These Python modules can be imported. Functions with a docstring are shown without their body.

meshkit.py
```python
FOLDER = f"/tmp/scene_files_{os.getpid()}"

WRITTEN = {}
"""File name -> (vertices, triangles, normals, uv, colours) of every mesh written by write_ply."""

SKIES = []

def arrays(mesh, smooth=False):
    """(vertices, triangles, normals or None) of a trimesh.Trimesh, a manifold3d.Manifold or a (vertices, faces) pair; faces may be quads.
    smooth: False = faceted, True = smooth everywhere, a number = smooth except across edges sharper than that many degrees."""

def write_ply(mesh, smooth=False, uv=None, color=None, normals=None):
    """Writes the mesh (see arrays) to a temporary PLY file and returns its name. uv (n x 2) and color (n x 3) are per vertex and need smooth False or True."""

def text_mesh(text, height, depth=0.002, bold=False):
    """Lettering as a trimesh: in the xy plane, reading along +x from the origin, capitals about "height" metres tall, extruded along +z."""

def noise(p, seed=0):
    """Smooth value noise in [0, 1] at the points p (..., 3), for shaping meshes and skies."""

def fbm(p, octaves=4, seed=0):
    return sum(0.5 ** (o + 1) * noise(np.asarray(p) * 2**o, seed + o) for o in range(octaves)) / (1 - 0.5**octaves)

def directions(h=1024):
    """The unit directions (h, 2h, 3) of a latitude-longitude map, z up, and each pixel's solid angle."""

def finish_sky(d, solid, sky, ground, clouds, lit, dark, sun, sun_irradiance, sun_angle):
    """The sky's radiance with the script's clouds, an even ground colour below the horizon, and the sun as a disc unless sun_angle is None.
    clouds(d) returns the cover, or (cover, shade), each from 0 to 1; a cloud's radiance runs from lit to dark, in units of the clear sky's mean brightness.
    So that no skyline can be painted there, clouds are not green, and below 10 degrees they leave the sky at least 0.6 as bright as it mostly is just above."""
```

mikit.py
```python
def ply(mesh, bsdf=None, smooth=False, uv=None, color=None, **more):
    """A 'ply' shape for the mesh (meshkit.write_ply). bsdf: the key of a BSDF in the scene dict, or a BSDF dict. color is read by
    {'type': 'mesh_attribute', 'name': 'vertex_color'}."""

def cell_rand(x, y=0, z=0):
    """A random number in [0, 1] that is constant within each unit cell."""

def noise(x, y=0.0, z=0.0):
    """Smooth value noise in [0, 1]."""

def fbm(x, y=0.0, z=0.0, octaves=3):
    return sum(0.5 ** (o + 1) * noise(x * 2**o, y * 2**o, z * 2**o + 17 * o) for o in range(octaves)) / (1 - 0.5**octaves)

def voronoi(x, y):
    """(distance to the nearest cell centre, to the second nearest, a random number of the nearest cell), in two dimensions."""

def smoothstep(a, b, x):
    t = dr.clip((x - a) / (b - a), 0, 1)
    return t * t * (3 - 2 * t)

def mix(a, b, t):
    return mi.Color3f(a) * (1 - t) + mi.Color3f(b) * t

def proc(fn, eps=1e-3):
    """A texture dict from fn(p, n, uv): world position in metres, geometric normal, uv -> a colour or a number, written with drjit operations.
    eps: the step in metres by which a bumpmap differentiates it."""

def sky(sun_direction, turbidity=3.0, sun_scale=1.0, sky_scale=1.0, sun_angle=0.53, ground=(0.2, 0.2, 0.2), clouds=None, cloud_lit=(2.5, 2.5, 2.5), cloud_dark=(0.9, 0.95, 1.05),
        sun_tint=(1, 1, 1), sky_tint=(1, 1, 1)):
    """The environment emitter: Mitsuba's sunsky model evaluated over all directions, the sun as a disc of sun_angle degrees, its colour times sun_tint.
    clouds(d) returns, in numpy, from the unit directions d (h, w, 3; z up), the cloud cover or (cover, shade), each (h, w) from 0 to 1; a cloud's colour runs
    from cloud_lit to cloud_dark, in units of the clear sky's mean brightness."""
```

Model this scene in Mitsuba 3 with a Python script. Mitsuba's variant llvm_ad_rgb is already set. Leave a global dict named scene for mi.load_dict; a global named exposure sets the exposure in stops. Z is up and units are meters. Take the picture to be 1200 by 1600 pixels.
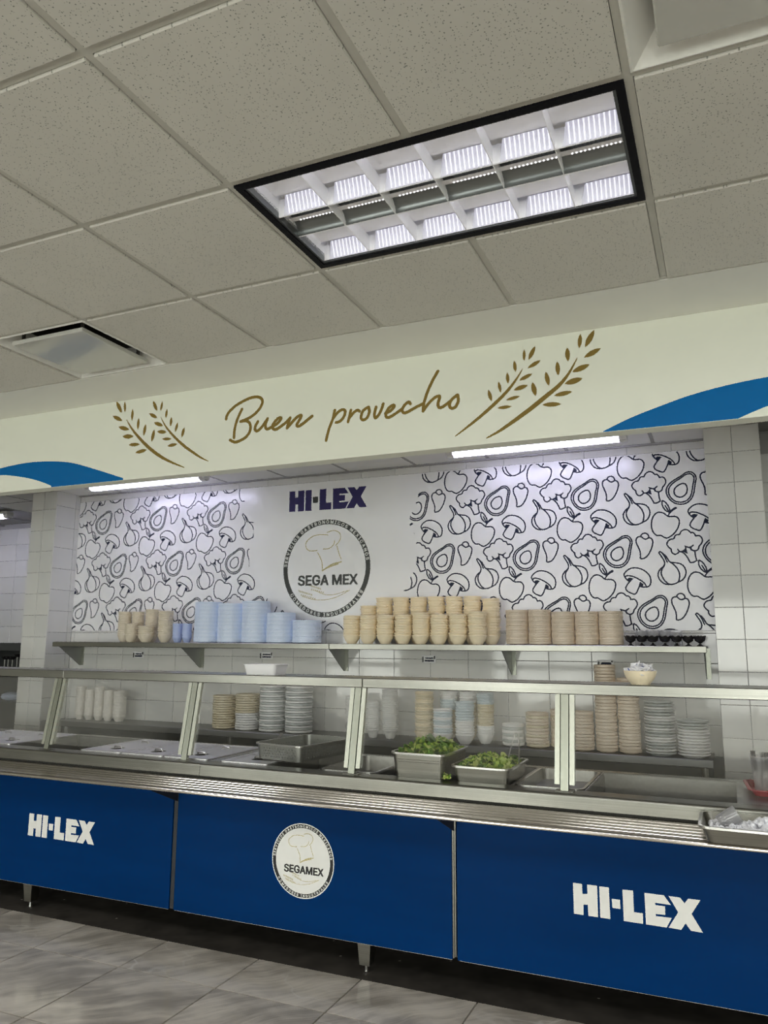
import math, random, json
import numpy as np, trimesh, drjit as dr, mitsuba as mi, mikit, meshkit
import manifold3d as m3
from shapely.geometry import LineString, Polygon, Point, box as sbox
from shapely.ops import unary_union
from shapely import affinity
T = mi.ScalarTransform4f
scene, labels = {}, {}
rnd = random.Random(7)
exposure = 0.30

# ------------------------------------------------------------------ camera
CAM = np.array([1.3666, -1.2491, 1.655])
FWD = np.array([-0.397690, 0.902234, 0.166784])
UP = np.array([0.061610, -0.155108, 0.985975])
scene['camera'] = {'type': 'perspective', 'fov': 2 * math.degrees(math.atan(600 / 1206.94)), 'fov_axis': 'x', 'near_clip': 0.05, 'far_clip': 60.0,
                   'to_world': T().look_at(origin=CAM.tolist(), target=(CAM + FWD).tolist(), up=UP.tolist())}
# ------------------------------------------------------------------ light levels (the lamps themselves are built further down)
DAYLIGHT = [5.6, 5.8, 5.35]        # window panes of the dining room, seen as daylight
TUBE = [8.0, 7.8, 11.0]           # kitchen tubes
REFLECTOR_GLOW = [0.07, 0.07, 0.10]   # own glow of the reflectors, standing in for reflected LED light
FILL_LAMP = [8.6, 8.6, 8.4]      # added lamps out of view that brighten the floor
STREAK_GLOW = [0.5, 0.5, 0.56]  # glow of the ribs, imitating reflected LED streaks
STRIP_LAMP = [6.5, 6.5, 7.2]
CZ = 3.091                        # dining ceiling
KZ = 3.06                         # kitchen ceiling

# ------------------------------------------------------------------ helpers
def rgb(*c): return {'type': 'rgb', 'value': [float(x) for x in c]}
def mat(name, base, rough=0.5, metal=0.0, spec=0.5, **kw):
    d = {'type': 'principled', 'base_color': base if isinstance(base, dict) else rgb(*base), 'roughness': rough, 'metallic': metal, 'specular': spec}
    d.update(kw)
    scene[name] = {'type': 'twosided', 'bsdf': d}
def numbered(name):
    if name not in scene and name not in USED: USED.add(name); return name
    k = 1
    while f'{name}_{k:03d}' in scene or f'{name}_{k:03d}' in USED: k += 1
    key = f'{name}_{k:03d}'; USED.add(key); return key
USED = set()
COUNT = {}
def newkey(name):
    n = COUNT.get(name, 0); COUNT[name] = n + 1
    return name if n == 0 else f'{name}_{n:03d}'
def tag(key, label=None, cat=None, group=None, kind=None):
    d = labels.setdefault(key, {})
    if label: d['label'] = label
    if cat: d['category'] = cat
    if group: d['group'] = group
    if kind: d['kind'] = kind
    return key
def thing(name, label, cat, group=None):
    return tag(newkey(name), label, cat, group)
def obj(name, mesh, m, parent=None, smooth=False, label=None, tw=None, **kw):
    key = newkey((parent + '__' if parent else '') + name)
    d = mesh if isinstance(mesh, dict) else mikit.ply(mesh, m, smooth=smooth, **kw)
    if tw is not None: d = {**d, 'to_world': tw}
    scene[key] = d
    if label: tag(key, label)
    return key
def struct(name, mesh, m, label=None, **kw):
    k = obj(name, mesh, m, **kw); tag(k, label, None, None, 'structure'); return k
def B(x0, x1, y0, y1, z0, z1):
    b = trimesh.creation.box(extents=(x1 - x0, y1 - y0, z1 - z0)); b.apply_translation(((x0 + x1) / 2, (y0 + y1) / 2, (z0 + z1) / 2)); return b
def cham(x0, x1, y0, y1, z0, z1, c=0.003):
    """box with chamfered edges (hull of three boxes)"""
    pts = []
    for (a, b_, d) in ((c, c, 0), (c, 0, c), (0, c, c)):
        for x in (x0 + a, x1 - a):
            for y in (y0 + b_, y1 - b_):
                for z in (z0 + d, z1 - d): pts.append((x, y, z))
    return trimesh.convex.convex_hull(np.array(pts))
def cat(*ms): return trimesh.util.concatenate([m for m in ms])
def man2tri(m):
    q = m.to_mesh(); return trimesh.Trimesh(np.array(q.vert_properties)[:, :3], np.array(q.tri_verts), process=False)
def tri2man(t):
    t = t.copy(); t.merge_vertices(); return m3.Manifold(m3.Mesh(np.asarray(t.vertices, np.float32), np.asarray(t.faces, np.uint32)))
def lathe(profile, n=32):
    """profile [(r, z)...] -> mesh; r = 0 ends are closed"""
    p = np.array(profile, float); v, f = [], []
    ring = [(math.cos(2 * math.pi * i / n), math.sin(2 * math.pi * i / n)) for i in range(n)]
    for r, z in p: v += [(r * c, r * s, z) for c, s in ring]
    for k in range(len(p) - 1):
        for i in range(n):
            j = (i + 1) % n; a, b, c, d = k * n + i, k * n + j, (k + 1) * n + j, (k + 1) * n + i
            if p[k][0] > 1e-6: f.append((a, b, c))
            if p[k + 1][0] > 1e-6: f.append((a, c, d))
    t = trimesh.Trimesh(np.array(v), np.array(f), process=False); t.merge_vertices(); t.update_faces(t.nondegenerate_faces()); return t
def tube(pts, r, n=8, caps=True):
    pts = np.array(pts, float); V, F = [], []
    rr = np.broadcast_to(r, len(pts))
    prev = None
    for i, p in enumerate(pts):
        d = pts[min(i + 1, len(pts) - 1)] - pts[max(i - 1, 0)]; d /= np.linalg.norm(d)
        if prev is None: a = np.cross(d, [0, 0, 1.0]); a = a if np.linalg.norm(a) > .1 else np.cross(d, [1.0, 0, 0])
        else: a = prev - d * (prev @ d)
        a /= np.linalg.norm(a); b = np.cross(d, a); prev = a
        V += [p + rr[i] * (a * math.cos(2 * math.pi * k / n) + b * math.sin(2 * math.pi * k / n)) for k in range(n)]
    for i in range(len(pts) - 1):
        for k in range(n):
            a, b, c, d = i * n + k, i * n + (k + 1) % n, (i + 1) * n + (k + 1) % n, (i + 1) * n + k; F += [(a, b, c), (a, c, d)]
    if caps:
        for s, e in ((0, len(V)), ((len(pts) - 1) * n, len(V) + 1)):
            for k in range(n): F.append((e, s + k, s + (k + 1) % n) if s else (e, s + (k + 1) % n, s + k))
        V += [pts[0], pts[-1]]
    return trimesh.Trimesh(np.array(V), np.array(F), process=False)
def smooth_line(pts, closed=False, n=6):
    P = np.array(pts, float); m = len(P); out = []
    if m < 3 and not closed: return P
    for i in range(m if closed else m - 1):
        g = lambda k: P[k % m] if closed else P[min(max(k, 0), m - 1)]
        a, b, c, d = g(i - 1), g(i), g(i + 1), g(i + 2)
        for t in np.arange(n) / n:
            out.append(0.5 * (2 * b + (c - a) * t + (2 * a - 5 * b + 4 * c - d) * t * t + (3 * b - a - 3 * c + d) * t ** 3))
    out.append(P[0] if closed else P[-1]); return np.array(out)
def flat(shape, depth):
    gs = [g for g in getattr(shape, 'geoms', [shape]) if g.geom_type == 'Polygon' and g.area > 1e-7]
    return cat(*[trimesh.creation.extrude_polygon(g, depth, engine='earcut') for g in gs])
def on_wall(mesh, y):
    """a mesh drawn in (x, z) and extruded along +z becomes a print that stands proud of the plane y, towards the viewer"""
    m = mesh.copy(); v = m.vertices; m.vertices = np.stack([v[:, 0], y - v[:, 2], v[:, 1]], 1); return m
def rrect(w, d, r, n=6):
    return [(float(x), float(y)) for x, y in sbox(-w / 2 + r, -d / 2 + r, w / 2 - r, d / 2 - r).buffer(r, quad_segs=n).exterior.coords[:-1]][::-1]
def prism(pts, h, top=(1, 1)):
    return m3.CrossSection([np.array(pts, np.float32)]).extrude(h, 0, 0, top)
ORD = ['zeroth', 'first', 'second', 'third', 'fourth', 'fifth', 'sixth', 'seventh', 'eighth', 'ninth', 'tenth', 'eleventh', 'twelfth', 'thirteenth', 'fourteenth', 'fifteenth', 'sixteenth', 'seventeenth', 'eighteenth', 'nineteenth', 'twentieth', 'twenty-first', 'twenty-second', 'twenty-third', 'twenty-fourth', 'twenty-fifth', 'twenty-sixth', 'twenty-seventh', 'twenty-eighth', 'twenty-ninth', 'thirtieth']

# ------------------------------------------------------------------ materials
def ceil_fn(p, n, uv):
    d1, _, w1 = mikit.voronoi(p.x * 78 + 0.8 * mikit.noise(p.x * 40, p.y * 40), p.y * 78)
    d2, _, w2 = mikit.voronoi(p.x * 130 + 7, p.y * 120 + 3)
    hole = 0.8 * mikit.smoothstep(0.19, 0.09, d1) * dr.select(w1 > 0.62, 1.0, 0.0) + 0.6 * mikit.smoothstep(0.2, 0.1, d2) * dr.select(w2 > 0.75, 1.0, 0.0)
    g = 0.94 + 0.1 * mikit.fbm(p.x * 3, p.y * 3)
    return mikit.mix((0.555, 0.54, 0.49), (0.15, 0.16, 0.14), dr.clip(hole, 0, 1)) * g
mat('ceiling_tile_mat', mikit.proc(ceil_fn), 0.9, spec=0.2)
mat('grid_mat', (0.47, 0.46, 0.41), 0.5)
mat('ceiling_void', (0.2, 0.2, 0.19), 0.9)
mat('gypsum', (0.66, 0.66, 0.61), 0.8, spec=0.3)
mat('cream_paint', (0.72, 0.735, 0.645), 0.55, spec=0.4)
mat('white_frame', (0.7, 0.7, 0.66), 0.4)
mat('vent_plaque', (0.50, 0.50, 0.46), 0.1)
mat('duct_dark_slot_shade', (0.05, 0.05, 0.045), 0.8)  # duct interior; also painted shade in the counter slot
mat('grout', (0.36, 0.36, 0.355), 0.9)
mat('tile_white', (0.72, 0.72, 0.70), 0.07)
mat('tile_white_b', (0.69, 0.69, 0.675), 0.08)
mat('tile_white_c', (0.74, 0.735, 0.71), 0.06)
TILES = ('tile_white', 'tile_white_b', 'tile_white_c')
mat('vinyl', (0.86, 0.86, 0.87), 0.22)
mat('ink_navy', (0.006, 0.011, 0.032), 0.4, spec=0.2)
mat('ink_indigo', (0.022, 0.016, 0.10), 0.35)
mat('ink_charcoal', (0.030, 0.034, 0.030), 0.4)
mat('ink_black', (0.008, 0.008, 0.009), 0.4)
mat('ink_white', (0.78, 0.78, 0.76), 0.35)
mat('ink_gold', (0.19, 0.128, 0.024), 0.55, spec=0.3)
mat('ink_palegold', (0.46, 0.40, 0.20), 0.4)
mat('swoosh_blue', (0.0, 0.115, 0.34), 0.45, spec=0.15)
def steel_fn(a, b_, sx, sy, sz):
    def fn(p, n, uv):
        g = mikit.fbm(p.x * sx, p.y * sy, p.z * sz, 3)
        s = mikit.fbm(p.x * 3.1, p.y * 3.1, p.z * 5 + 3, 3)
        return mikit.mix(a, b_, dr.clip(0.65 * g + 0.5 * s - 0.1, 0, 1))
    return fn
mat('steel', mikit.proc(steel_fn((0.21, 0.21, 0.19), (0.37, 0.365, 0.33), 2, 40, 220)), 0.3, 1.0)
mat('steel_soft', mikit.proc(steel_fn((0.36, 0.36, 0.335), (0.47, 0.465, 0.44), 60, 2, 60)), 0.42, 1.0)
mat('steel_rail', (0.66, 0.61, 0.565), 0.16, 1.0)
mat('steel_bright', (0.72, 0.72, 0.70), 0.2, 1.0)
mat('aluminium', (0.40, 0.415, 0.355), 0.35, 1.0)
mat('aluminium_strip', (0.56, 0.575, 0.50), 0.4, 1.0)
mat('lid_steel', (0.88, 0.87, 0.89), 0.42, 1.0)
mat('steel_table', (0.30, 0.305, 0.30), 0.45, 1.0)
mat('steel_pan_grey', (0.36, 0.37, 0.35), 0.4, 1.0)
mat('lamp_pane', (0.6, 0.6, 0.66), 0.5)
mat('steel_dark', (0.16, 0.17, 0.17), 0.5, 1.0)
mat('shadow_gap', (0.01, 0.01, 0.01), 0.9)
def panel_fn(p, n, uv):
    return mikit.mix((0.0, 0.024, 0.105), (0.0, 0.031, 0.135), mikit.fbm(p.x * 1.5, p.z * 9, 0.0))
mat('blue_panel', mikit.proc(panel_fn), 0.3, spec=0.05)
mat('dark_trim', (0.02, 0.022, 0.028), 0.5)
def floor_fn(p, n, uv):
    c = mikit.cell_rand(dr.floor((p.x + 2.211) / 0.6), dr.floor((p.y - 2.155) / 0.6), 5)
    x, y = p.x + 0.35 * mikit.fbm(p.x * 2.2, p.y * 2.2, c * 9), p.y + 0.25 * mikit.fbm(p.x * 2 + 9, p.y * 2, c * 7)
    g = 0.42 * mikit.fbm(x * 2.5 + y * 4.5, (y - x) * 14.0, c * 20, 5) + 0.58 * mikit.fbm(p.x * 3.5, p.y * 5.5, c * 11, 4)
    v = 1 - dr.abs(2 * mikit.fbm(x * 2.1 + 30 * c, y * 3.6, 2.0, 4) - 1)
    vein = mikit.smoothstep(0.972, 1.0, v) * mikit.smoothstep(0.45, 0.7, mikit.fbm(x * 1.3, y * 1.3, 7 + c))
    base = mikit.mix((0.31, 0.28, 0.24), (0.64, 0.59, 0.525), mikit.smoothstep(0.28, 0.72, g + 0.16 * (mikit.fbm(x * 5 + y * 4, (y - x) * 70.0, c * 5, 3) - 0.5)))
    return mikit.mix(base, (0.75, 0.73, 0.70), vein * 0.4)
mat('floor_tile', mikit.proc(floor_fn), 0.13)
mat('floor_grout', (0.02, 0.016, 0.013), 0.9)
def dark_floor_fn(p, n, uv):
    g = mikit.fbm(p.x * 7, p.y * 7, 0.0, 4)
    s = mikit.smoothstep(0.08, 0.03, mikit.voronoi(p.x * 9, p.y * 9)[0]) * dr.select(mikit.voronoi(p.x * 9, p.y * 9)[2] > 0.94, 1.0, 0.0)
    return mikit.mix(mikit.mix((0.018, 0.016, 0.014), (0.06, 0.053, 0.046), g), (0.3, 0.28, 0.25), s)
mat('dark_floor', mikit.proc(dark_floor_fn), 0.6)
mat('black_frame', (0.003, 0.003, 0.005), 0.5, spec=0.12)
mat('lamp_white', (0.90, 0.90, 0.92), 0.45)
mat('lamp_grey', (0.17, 0.18, 0.18), 0.3, 0.8)
mat('wall_paint', (0.62, 0.61, 0.56), 0.8)
mat('window_metal', (0.25, 0.25, 0.24), 0.4)
mat('blue_melamine', (0.64, 0.735, 0.92), 0.32)
mat('blue_melamine_b', (0.69, 0.775, 0.94), 0.32)
mat('blue_cup_mat', (0.42, 0.50, 0.76), 0.35)
mat('tan_melamine', (0.67, 0.57, 0.45), 0.4)
mat('tan_melamine_b', (0.62, 0.525, 0.41), 0.4)
mat('cream_melamine', (0.90, 0.79, 0.58), 0.35)
mat('cream_melamine_b', (0.86, 0.75, 0.54), 0.38)
mat('beige_melamine', (0.70, 0.63, 0.50), 0.38)
mat('white_melamine', (0.84, 0.84, 0.83), 0.3)
mat('offwhite_melamine', (0.80, 0.77, 0.72), 0.32)
mat('grey_melamine', (0.52, 0.55, 0.54), 0.32)
mat('sand_melamine', (0.66, 0.585, 0.42), 0.36)
mat('ice_blue_melamine', (0.60, 0.68, 0.72), 0.32)
mat('black_plastic', (0.012, 0.011, 0.012), 0.2)
mat('white_plastic', (0.8, 0.8, 0.82), 0.35)
mat('red_plastic', (0.26, 0.012, 0.022), 0.35)
mat('teal_plastic', (0.13, 0.24, 0.30), 0.3)
mat('paper_white', (0.82, 0.82, 0.84), 0.7)
mat('paper_print', (0.12, 0.16, 0.42), 0.6)
mat('ice_mat', (0.84, 0.85, 0.90), 0.2)
scene['clear_pane'] = {'type': 'thindielectric', 'int_ior': 1.5}
scene['clear_plastic'] = {'type': 'principledthin', 'base_color': rgb(.92, .92, .94), 'roughness': 0.12, 'spec_trans': 0.72, 'diff_trans': 0.8, 'eta': 1.5}
scene['lettuce_mat'] = {'type': 'twosided', 'bsdf': {'type': 'principled', 'base_color': {'type': 'mesh_attribute', 'name': 'vertex_color'}, 'roughness': 0.45, 'specular': 0.5}}
# ------------------------------------------------------------------ the room: floor
X0, X1, YR, YB = -8.4, 6.2, -5.6, 4.4
struct('floor', B(X0, X1, YR - .1, 6.3, -0.08, -0.014), 'floor_grout', 'dining room floor of large glossy grey stone-look tiles')
fs = [mikit.ply(B(0.0042, 0.5958, 0.0042, 0.5958, -0.014, 0), 'floor_tile'), mikit.ply(B(0.0042, 0.5958, 0.0042, 0.3835, -0.014, 0), 'floor_tile')]
for j in range(-10, 1):
    for i in range(-9, 13):
        if j < -5 and not (-6 <= i <= 9): continue
        obj('tile', fs[1 if j == 0 else 0], None, 'floor', tw=T().translate([-2.211 + .6 * i, 2.155 + .6 * j, 0]))
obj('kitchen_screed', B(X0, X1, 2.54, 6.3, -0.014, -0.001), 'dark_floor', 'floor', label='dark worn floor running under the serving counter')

# ceiling with tegular mineral tiles in a T-bar grid
G = 0.61
FILL_CELLS = ((-7, -1), (-4, -2), (0, -2), (4, -1), (4, 1))  # ceiling cells that hold the added, unseen lamps
light_cells = {(0, 1), (1, 1)}
vent_cells = {(-3, 2), (2, 0)} | {(i + q, j) for i, j in FILL_CELLS for q in (0, 1)}
struct('ceiling', B(X0, X1, YR, 1.83, CZ + .28, CZ + .32), 'ceiling_void', 'suspended ceiling of speckled mineral tiles in a grey grid')
pan = cham(0.0138, G - .0138, 0.0138, G - .0138, -0.008, 0.014, 0.003)
panel_ply = mikit.ply(pan, 'ceiling_tile_mat')
last_ply = mikit.ply(cham(0.0138, G - .0138, 0.0138, 0.597, -0.008, 0.014, 0.003), 'ceiling_tile_mat')
for j in range(-9, 3):
    for i in range(-13, 10):
        if (i, j) in light_cells or (i, j) in vent_cells: continue
        if j < -4 and not (-7 <= i <= 6): continue
        obj('mineral_panel', last_ply if j == 2 else panel_ply, None, 'ceiling', tw=T().translate([i * G, j * G, CZ]))
obj('back_slab', B(X0, X1, YR, 1.83, CZ + .27, CZ + .28), 'ceiling_void', 'ceiling')
def tbar(x0, x1, y0, y1): return cat(B(x0, x1, y0, y1, CZ, CZ + .003), B(x0 + (x1 - x0) * (.45 if x1 - x0 < .1 else 0), x1 - (x1 - x0) * (.45 if x1 - x0 < .1 else 0), y0 + (y1 - y0) * (.45 if y1 - y0 < .1 else 0), y1 - (y1 - y0) * (.45 if y1 - y0 < .1 else 0), CZ, CZ + .03))
for i in range(-13, 11):
    cut = sorted(j for (q, j) in [(0, 1)] + list(FILL_CELLS) if q + 1 == i); y = YR
    for j in cut + [None]:
        obj('main_bar', tbar(i * G - .012, i * G + .012, y, 1.826 if j is None else j * G + .012), 'grid_mat', 'ceiling')
        if j is not None: y = j * G + G - .012
for j in range(-9, 3):
    for i in range(-13, 10):
        if j < -4 and not (-7 <= i <= 6): continue
        obj('cross_bar', mikit.ply(tbar(.012, G - .012, -.012, .012), 'grid_mat') if 'xb' not in globals() else xb, None, 'ceiling', tw=T().translate([i * G, j * G, 0]))
        if 'xb' not in globals(): xb = {k: v for k, v in scene['ceiling__cross_bar'].items() if k != 'to_world'}
obj('wall_angle', cat(B(X0, X1, 1.812, 1.836, CZ - .002, CZ + .002)), 'grid_mat', 'ceiling')
struct('ceiling_border', B(X0, X1, 1.83, 2.222, CZ - .006, CZ + .03), 'gypsum', 'smooth painted ceiling strip between the tiles and the soffit')

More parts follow.
